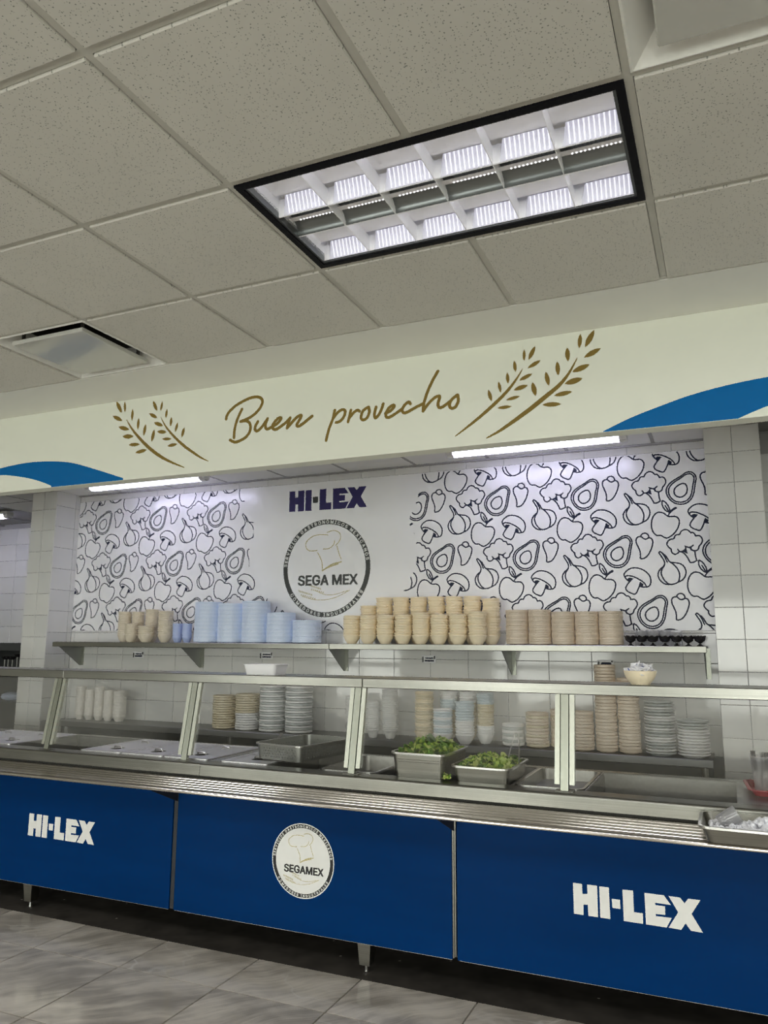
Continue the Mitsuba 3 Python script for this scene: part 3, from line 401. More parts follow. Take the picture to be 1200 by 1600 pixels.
# dining room walls behind the camera
struct('wall_left', B(X0 - .1, X0, YR, 6.3, 0, CZ + .1), 'wall_paint')
struct('wall_right', B(X1, X1 + .1, YR, 6.3, 0, CZ + .1), 'wall_paint')
struct('wall_rear_kitchen', B(X0, X1, 6.2, 6.3, 0, CZ + .1), 'wall_paint')
WIN = [(-7.0, -5.1), (-3.1, -.7), (.9, 4.4)]; WZ0, WZ1 = .45, 2.45
ws = [B(X0, X1, YR - .15, YR, 0, WZ0), B(X0, X1, YR - .15, YR, WZ1, CZ + .1)]
ed = [X0] + [e for w in WIN for e in w] + [X1]
for a, b in zip(ed[::2], ed[1::2]): ws.append(B(a, b, YR - .15, YR, WZ0, WZ1))
struct('wall_front', cat(*ws), 'wall_paint')
for n_, (a, b) in enumerate(WIN):
    k = struct(f'window_{n_ + 1}', cat(B(a, b, YR - .1, YR - .03, WZ0, WZ0 + .05), B(a, b, YR - .1, YR - .03, WZ1 - .05, WZ1), B(a, a + .05, YR - .1, YR - .03, WZ0, WZ1), B(b - .05, b, YR - .1, YR - .03, WZ0, WZ1), B((a + b) / 2 - .03, (a + b) / 2 + .03, YR - .1, YR - .03, WZ0, WZ1), B(a, b, YR - .1, YR - .03, 1.62, 1.66)), 'window_metal', 'daylit dining room window')
    p = trimesh.Trimesh([[a, 0, WZ0], [b, 0, WZ0], [b, 0, WZ1], [a, 0, WZ1]], [[0, 2, 1], [0, 3, 2]], process=False); p.apply_translation((0, YR - .07, 0))
    obj('pane', p, 'white_frame', k, emitter={'type': 'area', 'radiance': rgb(*DAYLIGHT), 'sampling_weight': 12.0})

# ------------------------------------------------------------------ ceiling light (three rows of six cells)
def lamp_fn(L): return {'type': 'area', 'radiance': rgb(*L), 'sampling_weight': 6.0 if L[0] > 4 else 0.3}
def troffer(ox, oy, label):
    k = thing('ceiling_light', label, 'ceiling light')
    W_, D_ = 1.22, .61; z = CZ
    e0, e1 = .013, .03
    def ring(o, i, z0, z1): return cat(B(ox + o, ox + W_ - o, oy + o, oy + i, z0, z1), B(ox + o, ox + W_ - o, oy + D_ - i, oy + D_ - o, z0, z1), B(ox + o, ox + i, oy + i, oy + D_ - i, z0, z1), B(ox + W_ - i, ox + W_ - o, oy + i, oy + D_ - i, z0, z1))
    obj('frame', ring(.011, .034, z - .008, z + .02), 'black_frame', k, label='black frame')
    obj('inner_trim', ring(.034, .043, z - .003, z + .03), 'lamp_grey', k, label='grey inner trim')
    zt = z + .085
    obj('housing', cat(B(ox + .03, ox + W_ - .03, oy + .03, oy + D_ - .03, zt, zt + .01), B(ox + .03, ox + .043, oy + .03, oy + D_ - .03, z + .02, zt), B(ox + W_ - .043, ox + W_ - .03, oy + .03, oy + D_ - .03, z + .02, zt), B(ox + .03, ox + W_ - .03, oy + .03, oy + .038, z + .02, zt), B(ox + .03, ox + W_ - .03, oy + D_ - .038, oy + D_ - .03, z + .02, zt)), 'lamp_white', k)
    ya, yb_, yc, yd = oy + .043, oy + .235, oy + .372, oy + D_ - .043
    xs_ = [ox + .043 + (W_ - .086) * i / 6 for i in range(7)]
    for r, (p, q) in enumerate(((ya, yb_), (yc, yd))):
        h = .062
        # far-side reflector, glow added for reflected LED light; glowing ribs are its streaks
        for i in range(6):
            x0, x1 = xs_[i] + .002, xs_[i + 1] - .002
            v = np.array([[x0 + .02, q - .004, z + .002], [x1, q - .004, z + .002], [x1, q - .028, z + h], [x0 + .036, q - .028, z + h]])
            f = trimesh.Trimesh(v, [[0, 1, 2], [0, 2, 3]], process=False)
            o = obj('reflector', f, 'lamp_pane', k, emitter=lamp_fn(REFLECTOR_GLOW), label='ribbed reflector with added glow')
            ribs = []
            n_ = 10
            for t in range(n_):
                xm = x0 + .036 + (x1 - x0 - .04) * (t + .5) / n_
                ribs.append(tube([[xm + (.0 if t else 0), q - .006, z + .004], [xm, q - .0285, z + h - .001]], .0022, 6, False))
            obj('rib', cat(*ribs), 'lamp_pane', o, emitter=lamp_fn(STREAK_GLOW), label='glowing ribs imitating reflected streaks')
        obj('led_strip', B(xs_[0] + .01, xs_[-1] - .01, p + .010, p + .020, z + .036, z + .042), 'lamp_white', k, emitter=lamp_fn(STRIP_LAMP), label='lit strip behind the near reflector')
        obj('back_plate', B(xs_[0], xs_[-1], q - .0035, q - .0027, z + .002, z + .066), 'lamp_white', k)
        obj('top_reflector', B(xs_[0], xs_[-1], p + .004, q - .03, z + h + .002, z + h + .006), 'lamp_white', k)
        obj('near_reflector', trimesh.convex.convex_hull(np.array([[x, y, zz] for x in (xs_[0], xs_[-1]) for y, zz in ((p + .001, z + .002), (p + .004, z + .002), (p + .02, z + h), (p + .024, z + h))])), 'lamp_white', k)
    # the dark middle row: a bowed grey reflector and glowing dots added as LED reflections
    h = .05; n_ = 8; pr_ = [(yc - .004 - (yc - yb_ - .008) * .62 * (1 - math.cos(t * math.pi / 2)), z + .002 + h * math.sin(t * math.pi / 2)) for t in np.linspace(0, 1, n_)]
    v = np.array([[x, y, zz] for y, zz in pr_ for x in (xs_[0], xs_[-1])]); f = [[2 * i, 2 * i + 1, 2 * i + 3] for i in range(n_ - 1)] + [[2 * i, 2 * i + 3, 2 * i + 2] for i in range(n_ - 1)]
    obj('middle_reflector', trimesh.Trimesh(v, f, process=False), 'lamp_grey', k, smooth=True, label='bowed grey middle reflector')
    obj('strip_board', B(xs_[0], xs_[-1], yb_ + .066, yb_ + .088, z + .033, z + .035), 'lamp_white', k)
    dots = []
    for i in range(6):
        for t in range(12):
            s = trimesh.creation.icosphere(1, .0032); s.apply_translation((xs_[i] + .03 + (xs_[i + 1] - xs_[i] - .036) * (t + .5) / 12, yb_ + .084, z + .0325)); dots.append(s)
    obj('reflected_dots', cat(*dots), 'lamp_white', k, emitter=lamp_fn([1.3, 1.3, 1.4]), label='row of small glowing dots imitating LED reflections')
    for i in range(1, 6): obj('cross_blade', B(xs_[i] - .0012, xs_[i] + .0012, ya, yd, z + .001, z + .06), 'lamp_white', k)
    for y in (yb_, yc): obj('long_blade', B(xs_[0], xs_[-1], y - .0012, y + .0012, z + .001, z + .06), 'lamp_white', k)
    return k
troffer(0, G, 'lit rectangular ceiling light with a black frame and three louvred rows')

# unseen flush lamps, added out of view to brighten the floor
def fill_lamp(ox, oy, where):
    k = thing('added_fill_lamp', f'added unseen ceiling fill lamp {where}', 'ceiling light', 'added fill lamps out of view')
    obj('frame', cat(B(ox + .01, ox + 1.21, oy + .01, oy + .03, CZ - .006, CZ + .03), B(ox + .01, ox + 1.21, oy + .58, oy + .60, CZ - .006, CZ + .03), B(ox + .01, ox + .03, oy + .03, oy + .58, CZ - .006, CZ + .03), B(ox + 1.19, ox + 1.21, oy + .03, oy + .58, CZ - .006, CZ + .03)), 'white_frame', k)
    p = trimesh.Trimesh([[ox + .03, oy + .03, CZ - .001], [ox + 1.19, oy + .03, CZ - .001], [ox + 1.19, oy + .58, CZ - .001], [ox + .03, oy + .58, CZ - .001]], [[0, 2, 1], [0, 3, 2]], process=False)
    obj('diffuser', p, 'lamp_white', k, emitter={'type': 'area', 'radiance': rgb(*FILL_LAMP), 'sampling_weight': 5.0})
for (i, j), w in zip(FILL_CELLS, ('left of the photo', 'above and left of the camera', 'above the camera', 'right of the photo', 'right of the photo, next to the soffit')): fill_lamp(i * G, j * G, w)
# ------------------------------------------------------------------ air diffusers
def diffuser(ox, oy, label):
    k = thing('air_diffuser', label, 'air vent')
    z = CZ; c = (ox + G / 2, oy + G / 2)
    def frustum(s0, z0, s1, z1):
        v, f = [], []
        for s, zz in ((s0, z0), (s1, z1)): v += [(c[0] - s, c[1] - s, zz), (c[0] + s, c[1] - s, zz), (c[0] + s, c[1] + s, zz), (c[0] - s, c[1] + s, zz)]
        for i in range(4): j = (i + 1) % 4; f += [(i, j, 4 + j), (i, 4 + j, 4 + i)]
        return trimesh.Trimesh(np.array(v), np.array(f), process=False)
    obj('frame', cat(frustum(.297, z - .004, .290, z - .007), frustum(.297, z - .004, .297, z + .02), frustum(.290, z - .007, .200, z + .075)), 'white_frame', k)
    obj('throat', cat(frustum(.2, z + .075, .19, z + .2), B(c[0] - .24, c[0] + .24, c[1] - .24, c[1] + .24, z + .2, z + .21)), 'duct_dark_slot_shade', k, label='dark duct throat')
    obj('plaque', cham(c[0] - .226, c[0] + .226, c[1] - .226, c[1] + .226, z - .014, z + .008, .004), 'vent_plaque', k, label='flat square plaque')
    for sx in (-1, 1):
        for sy in (-1, 1): obj('hanger', B(c[0] + sx * .19 - .006, c[0] + sx * .19 + .006, c[1] + sy * .19 - .006, c[1] + sy * .19 + .006, z + .006, z + .12), 'duct_dark_slot_shade', k)
diffuser(-3 * G, 2 * G, 'square white air diffuser with a hanging plaque, beside the soffit at left')
diffuser(2 * G, 0, 'square white air diffuser at the top right corner, near the ceiling light')

# ------------------------------------------------------------------ vapour-tight tube lights of the kitchen
def tube_light(x0, x1, y, label, z=KZ):
    k = thing('tube_light', label, 'tube light', 'kitchen tube lights')
    obj('body', cham(x0, x1, y - .055, y + .055, z - .03, z, .006), 'white_frame', k)
    prof = [(.05 * math.cos(t), -.028 - .052 * math.sin(t) + .004) for t in np.linspace(0, math.pi, 13)]
    def cover(a, b):
        v = np.array([[x, y + p, z + q] for x in (a, b) for p, q in prof]); n_ = len(prof)
        return trimesh.Trimesh(v, [[i, i + 1, n_ + i + 1] for i in range(n_ - 1)] + [[i, n_ + i + 1, n_ + i] for i in range(n_ - 1)], process=False)
    n_ = 34; xa, xb = x0 + .05, x1 - .05
    m = cover(xa, xb); m.invert() if m.face_normals[len(prof) // 2][2] > 0 else None
    obj('lamp', m, 'lamp_white', k, smooth=True, emitter=lamp_fn(TUBE), label='glowing cover')
    obj('cover_ridge', cat(*[tube([[xa + (xb - xa) * (i + .5) / n_, y + p * 1.03, z + q * 1.03] for p, q in prof], .0016, 4, False) for i in range(n_)]), 'lamp_white', k)
    for a, b in ((x0, xa), (xb, x1)): obj('end_cap', cat(cover(a, b), cham(a, b, y - .045, y + .045, z - .065, z - .03, .004)), 'white_plastic', k, smooth=True)
    for a in (x0 + .02, x1 - .02): obj('clip', cham(a - .012, a + .012, y - .06, y + .06, z - .042, z - .02, .003), 'steel_bright', k)
tube_light(-3.85, -2.555, 3.95, 'glowing white tube light under the left end of the soffit')
tube_light(-.425, .835, 3.96, 'glowing white tube light under the right half of the soffit')
tube_light(-7.1, -5.82, 4.80, 'tube light at the far left edge, in the kitchen beyond the pier')
# ------------------------------------------------------------------ serving counter
SC = thing('serving_counter', 'long stainless steel serving counter with blue front panels, tray rail and glass guard', 'serving counter')
CX0, CX1 = -5.4, 3.4
def sweep_x(poly, x0, x1):
    m = trimesh.creation.extrude_polygon(Polygon(poly), x1 - x0, engine='earcut'); v = m.vertices
    m.vertices = np.stack([v[:, 2] + x0, v[:, 0], v[:, 1]], 1); m.invert() if m.volume < 0 else None; return m
arc = lambda cy, cz, r, a0, a1, n=5: [(cy + r * math.cos(math.radians(a)), cz + r * math.sin(math.radians(a))) for a in np.linspace(a0, a1, n)]
ap = [(2.69, .96)] + arc(2.589, .946, .014, 90, 180) + arc(2.579, .894, .004, 180, 270) + [(2.6, .89), (2.6, .948), (2.69, .948)]
for a, b in ((CX0, -1.472), (-1.470, CX1)): obj('apron', sweep_x(ap, a, b), 'steel', SC, smooth=35, label='rounded steel front edge')
obj('rear_edge', sweep_x([(3.288, .96)] + arc(3.355, .952, .008, 90, 0)[0:] + [(3.363, .90), (3.35, .90), (3.35, .948), (3.288, .948)], CX0, CX1), 'steel', SC, smooth=35)
WELLS = [(-4.48, -4.14), (-4.14, -3.80), (-3.80, -3.46), (-3.46, -3.12), (-3.117, -2.505), (-2.500, -2.168), (-2.166, -1.835), (-1.833, -1.502), (-1.415, -1.085), (-1.082, -.765), (-.76, -.42), (-.415, -.02), (-.015, .33), (.345, .69), (.697, 1.362)]
edges = [CX0] + [e for w in WELLS for e in w] + [CX1]
for a, b in zip(edges[::2], edges[1::2]): obj('deck_strip', B(a, b, 2.688, 3.29, .945, .9595), 'steel_soft', SC)
for a, b in WELLS:
    t = .003
    obj('well', cat(B(a, b, 2.688, 2.688 + t, .74, .955), B(a, b, 3.29 - t, 3.29, .74, .955), B(a, a + t, 2.69, 3.288, .74, .955), B(b - t, b, 2.69, 3.288, .74, .955), B(a, b, 2.69, 3.288, .735, .74)), 'steel_soft', SC)
zt_ = lambda y: .8635 + (y - 2.335) * .085
ridge = [(2.555, zt_(2.555))]
for k in range(5):
    y1 = 2.528 - k * .041
    ridge += [(y1, zt_(y1)), (y1 - .003, zt_(y1) - .0065), (y1 - .009, zt_(y1) - .0065), (y1 - .012, zt_(y1 - .012))]
ridge += [(2.340, zt_(2.34))] + arc(2.333, .8515, .012, 80, 180, 6) + arc(2.327, .848, .006, 180, 270, 3) + [(2.34, .842), (2.34, .850), (2.55, .862)]
obj('tray_rail', sweep_x(ridge, CX0, CX1), 'steel_rail', SC, smooth=20, label='ribbed steel tray rail')
obj('body', B(CX0, CX1, 2.606, 3.33, .155, .735), 'steel_dark', SC, label='dark steel cabinet behind the panels')
obj('body_slot_shade', cat(B(CX0, CX1, 2.606, 2.62, .735, .945), B(CX0, CX1, 3.32, 3.33, .735, .945)), 'duct_dark_slot_shade', SC)  # dark colour stands in for the shade inside the slot
PAN = [(-5.06, -3.372), (-3.352, -1.656), (-1.622, .050), (.077, 1.78), (1.80, 3.38)]
pk = []
for n_, (a, b) in enumerate(PAN):
    pk.append(obj('front_panel', cham(a, b, 2.588, 2.604, .146, .852, .002), 'blue_panel', SC, label='glossy dark blue panel'))
    obj('lower_trim', B(a + .01, b, 2.587, 2.592, .1455, .1475), 'steel_bright', pk[-1])
YP = 2.588
hilex(.641, .430, .137, YP, 'ink_white', pk[3], 'white HI-LEX lettering')
hilex(-2.784, .4315, .137, YP, 'ink_white', pk[1], 'white HI-LEX lettering')
roundel(-.787, .5035, .184, YP, pk[2], 'SEGAMEX', 'round white sticker with a chef hat and black lettered ring', 'ink_black', True, .24)
obj('divider', B(-1.652, -1.626, 2.594, 2.606, .15, .85), 'dark_trim', SC)
obj('divider', cat(B(.051, .058, 2.597, 2.606, .15, .85), tube([[.066, 2.596, .16], [.066, 2.596, .85]], .007, 8)), 'steel', SC)
for x in (-3.362, -1.630, .064, 1.79):
    pl = trimesh.creation.extrude_polygon(Polygon([(2.335, .842), (2.59, .845), (2.59, .738), (2.575, .742)]), .004, engine='earcut'); v = pl.vertices
    pl.vertices = np.stack([v[:, 2] + x - .002, v[:, 0], v[:, 1]], 1); obj('rail_bracket', pl, 'dark_trim', SC, label='dark triangular rail bracket')
def leg_mesh():
    a = trimesh.convex.convex_hull(np.array([(sx * .037, sy * .037, .158) for sx in (-1, 1) for sy in (-1, 1)] + [(sx * .028, sy * .028, .036) for sx in (-1, 1) for sy in (-1, 1)]))
    return a
lp = mikit.ply(leg_mesh(), 'steel'); fp = mikit.ply(lathe([(0, 0), (.012, 0), (.012, .004), (.010, .012), (.010, .04), (0, .04)], 16), 'steel_bright', smooth=35)
for x in (-5.1, -2.768, -.428, 1.91):
    for y in (2.637, 3.26):
        k = obj('leg', lp, None, SC, tw=T().translate([x, y, 0])); obj('foot', fp, None, k, tw=T().translate([x, y, 0]))
# sneeze guard
PX = (-4.95, -3.84, -2.733, -1.632, -.527, .607, 1.72, 2.83)
yb0, yt0, z0_, z1_ = 2.640, 2.722, .962, 1.412
def slab(x0, x1, d0, d1, za, zb_):
    yy = lambda z: yb0 + (yt0 - yb0) * (z - z0_) / (z1_ - z0_)
    return trimesh.convex.convex_hull(np.array([(x, yy(z) + d, z) for x in (x0, x1) for d in (d0, d1) for z in (za, zb_)]))
for x in PX:
    k = obj('guard_post', slab(x - .0185, x + .0185, -.012, .012, z0_, z1_), 'aluminium', SC, label='slanted aluminium post')
    for s in (-1, 1): obj('glazing_bar', slab(x + s * .0355 - .012, x + s * .0355 + .012, -.010, .012, .99, z1_), 'aluminium_strip', k, label='bright glazing bar')
    obj('base_plate', cham(x - .045, x + .045, yb0 - .022, yb0 + .028, .9595, .9635, .001), 'steel', k)
for a, b in zip(PX[:-1], PX[1:]):
    g = obj('glass_pane', slab(a + .03, b - .03, .0085, .0115, .992, 1.408), 'clear_pane', SC, label='clear glass sneeze guard pane')
for a, b in ((CX0, -2.699), (-2.6965, -.5), (-.4975, CX1)):
    s = obj('guard_shelf', cat(cham(a, b, 2.70, 2.715, 1.409, 1.4605, .003), cham(a, b, 2.7145, 3.0, 1.45, 1.4605, .003), cham(a, b, 2.99, 3.0, 1.43, 1.4605, .002)), 'steel', SC, label='steel shelf on top of the glass guard')
# ------------------------------------------------------------------ pans, lids
def gn_pan(w, d, h, rim=.012, r=.035, taper=.93, t=.0016, holes=None):
    o = prism(rrect(w / taper * taper, d, r), h, (1, 1))
    a = m3.CrossSection([np.array(rrect(w * taper, d * (1 - (1 - taper) * w / d), r * .9), np.float32)]).extrude(h, 0, 0, (1 / taper, 1 / (1 - (1 - taper) * w / d)))
    i = m3.CrossSection([np.array(rrect(w * taper - 2 * t, d * (1 - (1 - taper) * w / d) - 2 * t, r * .9), np.float32)]).extrude(h, 0, 0, (1 / taper, 1 / (1 - (1 - taper) * w / d))).translate((0, 0, t))
    body = a - i
    if holes: body = body - holes
    fl = prism(rrect(w + 2 * rim, d + 2 * rim, r + rim), .003).translate((0, 0, h - .003)) - prism(rrect(w - 2 * t, d - 2 * t, r), .01).translate((0, 0, h - .006))
    lip = prism(rrect(w + 2 * rim, d + 2 * rim, r + rim), .007).translate((0, 0, h - .009)) - prism(rrect(w + 2 * rim - .004, d + 2 * rim - .004, r + rim - .002), .02).translate((0, 0, h - .015))
    return man2tri(body), man2tri(fl + lip)
def place_pan(label, x, y, z, w, d, h, m_='steel_soft', rot=0, cat_='food pan', holes=None, **kw):
    k = thing('steam_pan', label, cat_); b, f = gn_pan(w, d, h, holes=holes, **kw)
    tw = T().translate([x, y, z]).rotate([0, 0, 1], rot)
    obj('body', b, m_, k, smooth=30, tw=tw); obj('rim', f, 'steel_bright', k, smooth=30, tw=tw); return k
p1 = place_pan('deep steel pan heaped with dark green lettuce on the counter front', -.158, 2.862, .9605, .295, .40, .125, 'steel')
p2 = place_pan('shallower steel pan of chopped lettuce with tongs, right of the deep lettuce pan', .18, 2.862, .9605, .298, .40, .078, 'steel')
hs = []
for r_ in range(4):
    for c_ in range(12):
        hs.append(m3.Manifold.cylinder(.6, .0042, .0042, 8).rotate((90, 0, 0)).translate((-.115 + c_ * .021 + (r_ % 2) * .0105, .3, .018 + r_ * .0155)))
for r_ in range(3):
    for c_ in range(16): hs.append(m3.Manifold.cylinder(.6, .004, .004, 8).rotate((0, 90, 0)).translate((-.3, -.19 + c_ * .025, .02 + r_ * .02)))
p3 = place_pan('grey perforated steel pan standing empty on the counter deck', -1.05, 3.045, .972, .345, .50, .092, 'steel_pan_grey', rot=-9, holes=m3.Manifold.batch_boolean(hs, m3.OpType.Add), taper=.95)
p4 = place_pan('empty shallow steel pan sunk in the counter beside the big open well', .517, 2.99, .905, .315, .57, .058)
p5 = place_pan('empty steel pan with food stains sunk behind the third guard post', -.59, 2.99, .875, .315, .57, .088)
p6 = place_pan('steel pan of ice standing on the tray rail at the right edge', 1.475, 2.405, .8755, .51, .31, .064, 'steel')
def lid(x0, x1, label, y0=2.682, y1=3.296):
    k = thing('pan_lid', label, 'pan lid'); w, d = x1 - x0 - .004, y1 - y0
    m = prism(rrect(w, d, .02), .006) - prism(rrect(w - .07, d - .08, .02), .01).translate((0, 0, .0035))
    rec = prism(rrect(.075, .10, .03), .02).translate((0, -d * .22, -.002))
    m = m - rec
    tw = T().translate([(x0 + x1) / 2, (y0 + y1) / 2, .9605])
    obj('cover', man2tri(m), 'lid_steel', k, smooth=30, tw=tw)
    obj('recess', man2tri(prism(rrect(.075, .10, .03), .003, (1, 1)).translate((0, -d * .22, -.012))), 'lid_steel', k, tw=tw)
    for yy in (-d * .22, d * .2):
        obj('handle', tube([[-.03, yy, .004], [-.026, yy, .016], [.026, yy, .016], [.03, yy, .004]], .005, 8), 'steel_bright', k, smooth=40, tw=tw)
for (a, b), lb in zip(((-3.80, -3.46), (-3.46, -3.12), (-2.500, -2.168), (-2.166, -1.835), (-1.833, -1.502), (-1.415, -1.085)), ('flat steel pan lid at the left edge of the photo', 'flat steel pan lid left of the dark open well', 'flat steel pan lid right of the dark open well', 'flat steel pan lid left of the second guard post', 'flat steel pan lid just right of the second guard post', 'flat steel pan lid under the perforated pan')):
    lid(a, b, lb)
# lettuce
def leaves(n, w, d, z0, hgt, seed, pal, size):
    r = np.random.default_rng(seed); V, F, Cc = [], [], []
    for i in range(n):
        x, y = r.uniform(-w / 2, w / 2), r.uniform(-d / 2, d / 2)
        dome = max(0.0, 1 - (abs(2 * x / w)) ** 3) * max(0.1, 1 - (abs(2 * y / d)) ** 4)
        z = z0 + hgt * dome * r.uniform(.35, 1.0)
        s = size * r.uniform(.6, 1.3); nu, nv = 5, 4
        u, v = np.meshgrid(np.linspace(-1, 1, nu), np.linspace(-1, 1, nv)); u, v = u.ravel(), v.ravel()
        wdt = (1 - .45 * u ** 2)
        P = np.stack([u * s, v * wdt * s * .6, .3 * s * np.cos(u * 2 + r.uniform(0, 6)) + .22 * s * np.sin(v * 3 + u * 4 + r.uniform(0, 6))], 1)
        a = r.uniform(-1.1, 1.1, 2); yaw = r.uniform(0, 6.28)
        Rm = trimesh.transformations.euler_matrix(a[0], a[1], yaw)[:3, :3]
        P = P @ Rm.T + [x, y, z]
        b0 = len(V); V += P.tolist()
        c = np.array(pal[r.choice(len(pal), p=PW)]) * r.uniform(.75, 1.2); rib = np.exp(-(v / .25) ** 2)[:, None]
        Cc += (c * (1 - .45 * rib) + np.array([.55, .62, .33]) * .45 * rib).tolist()
        for j in range(nv - 1):
            for k in range(nu - 1):
                q = b0 + j * nu + k; F += [(q, q + 1, q + nu + 1), (q, q + nu + 1, q + nu)]
    return trimesh.Trimesh(np.array(V), np.array(F), process=False), np.clip(np.array(Cc), 0, 1)
PW = [.34, .30, .22, .14]
pal = [(.13, .27, .03), (.36, .50, .07), (.055, .13, .02), (.55, .62, .20)]
m, c = leaves(330, .245, .345, .112, .065, 3, pal, .026); m.apply_translation((-.158, 2.862, .9605))
tag(obj('chopped_lettuce', m, 'lettuce_mat', smooth=True, color=c), 'dark green chopped lettuce heaped in the deep steel pan', 'lettuce', kind='stuff')
PW = [.20, .36, .14, .30]
m, c = leaves(300, .25, .345, .066, .036, 5, pal, .024); m.apply_translation((.18, 2.862, .9605))
tag(obj('chopped_lettuce', m, 'lettuce_mat', smooth=True, color=c), 'pale green chopped lettuce in the shallower pan with tongs', 'lettuce', kind='stuff')
m, c = leaves(14, .05, .05, .0, .02, 8, pal, .013); m.apply_translation((.005, 2.665, .972))
tag(obj('lettuce_scrap', m, 'lettuce_mat', smooth=True, color=c), 'fallen lettuce scrap on the counter between the two lettuce pans', 'lettuce', kind='stuff')
# tongs in the right lettuce pan
k = thing('tongs', 'steel tongs standing in the right lettuce pan, loop upward', 'tongs')
for s in (-1, 1): obj('arm', tube(smooth_line([[.285 + s * .03, 2.92, 1.03], [.285 + s * .026, 2.95, 1.08], [.287 + s * .018, 2.975, 1.13], [.289 + s * .008, 2.985, 1.165]]), .0035, 8), 'steel_bright', k, smooth=40)
obj('loop', tube([[.289 + .0135 * math.cos(a), 2.985, 1.163 + .016 * math.sin(a)] for a in np.linspace(-.3, math.pi + .3, 12)], .0045, 8), 'steel_bright', k, smooth=40)
obj('brace', tube([[.258, 2.945, 1.07], [.312, 2.945, 1.07]], .0025, 6), 'steel_bright', k, smooth=40)
k = thing('serving_spoon', 'steel spoon handle sticking up behind the perforated pan', 'spoon')
obj('handle', trimesh.convex.convex_hull(np.array([(-1.375, 3.16, .975), (-1.36, 3.16, .975), (-1.375, 3.16, .979), (-1.36, 3.16, .979), (-1.325, 3.22, 1.07), (-1.305, 3.22, 1.07), (-1.325, 3.22, 1.074), (-1.305, 3.22, 1.074)])), 'steel_bright', k)
bw = lathe([(0, 0), (.018, .002), (.028, .008), (.032, .016), (.030, .016), (.026, .010), (.017, .004), (0, .003)], 20); bw.apply_translation((-1.385, 3.14, .966)); obj('bowl', bw, 'steel_bright', k, smooth=40)
# ice
r = np.random.default_rng(4); ms = []
for i in range(420):
    s = trimesh.creation.icosphere(1, 1.0); v = s.vertices * (1 + .35 * (r.random((len(s.vertices), 1)) - .5)); s.vertices = v * r.uniform(.008, .015, 3)
    x, y = r.uniform(-.225, .235), r.uniform(-.125, .125); s.apply_transform(trimesh.transformations.random_rotation_matrix(r.random(3)))
    hh = .028 + .036 * r.random() * (1 + .5 * math.sin(x * 22 + 1)) * (1 - (y / .14) ** 2) * min(1, (x + .25) * 9)
    s.apply_translation((1.475 + x, 2.405 + y, .8775 + hh)); ms.append(s)
tag(obj('ice_cubes', cat(*ms), 'ice_mat'), 'crushed ice heaped in the steel pan on the tray rail', 'ice', kind='stuff')
k = thing('plastic_scoop', 'clear plastic scoop lying in the ice pan at right', 'scoop')
sc = lathe([(.030, 0), (.033, .045), (.035, .085), (.0335, .085), (.0315, .045), (.0285, .002), (0, .002), (0, 0), (.030, 0)], 20)
sc.apply_transform(trimesh.transformations.rotation_matrix(math.radians(62), [0, 1, .25])); sc.apply_translation((1.285, 2.405, .925)); obj('cup', sc, 'clear_plastic', k, smooth=40)
obj('ridge', cat(*[tube([[1.292 + .02 * i, 2.377, .954 - .011 * i], [1.304 + .02 * i, 2.43, .954 - .011 * i]], .002, 6) for i in range(4)]), 'white_plastic', k)
# things standing on the guard shelf
k = thing('plastic_tub', 'small white plastic tub standing on the guard shelf', 'tub'); w = .205
tb = m3.CrossSection([np.array(rrect(w, .14, .02), np.float32)]).extrude(.062, 0, 0, (1.13, 1.13)) - m3.CrossSection([np.array(rrect(w - .004, .136, .02), np.float32)]).extrude(.062, 0, 0, (1.13, 1.13)).translate((0, 0, .002))
rm = prism(rrect(w * 1.13 + .014, .14 * 1.13 + .014, .03), .004).translate((0, 0, .058)) - prism(rrect(w * 1.13 - .006, .14 * 1.13 - .006, .025), .02).translate((0, 0, .05))
tw = T().translate([-1.212, 2.84, 1.4607]); obj('body', man2tri(tb), 'white_plastic', k, smooth=30, tw=tw); obj('rim', man2tri(rm), 'white_plastic', k, tw=tw)
k = thing('packet_bowl', 'cream bowl of white paper packets standing on the guard shelf at right', 'bowl')
tw = T().translate([.958, 2.83, 1.4607])
obj('body', lathe([(0, .004), (.040, .004), (.042, 0), (.046, 0), (.048, .006), (.062, .022), (.073, .043), (.080, .066), (.077, .066), (.070, .045), (.058, .025), (.044, .010), (0, .009)], 40), 'cream_melamine', k, smooth=35, tw=tw)
pk_ = mikit.ply(cat(cham(-.017, .017, -.026, .026, -.002, .002, .0015)), 'paper_white'); pb = mikit.ply(B(-.010, .010, -.006, .0, -.00215, .00215), 'paper_print')
r = np.random.default_rng(11)
for i in range(34):
    a, rad = r.uniform(0, 6.28), .058 * math.sqrt(r.random())
    t = T().translate([.958 + rad * math.cos(a), 2.83 + rad * math.sin(a), 1.4607 + .054 + .042 * (1 - (rad / .068) ** 2) * r.uniform(.4, 1.1)]).rotate([0, 0, 1], float(r.uniform(0, 360))).rotate([1, 0, 0], float(r.uniform(-55, 55))).rotate([0, 1, 0], float(r.uniform(-40, 40)))
    k = thing('sugar_packet', 'small white paper packet with blue print heaped in the cream bowl', 'packet', 'paper packets in the cream bowl')
    obj('paper', pk_, None, k, tw=t); obj('print', pb, None, k, tw=t)
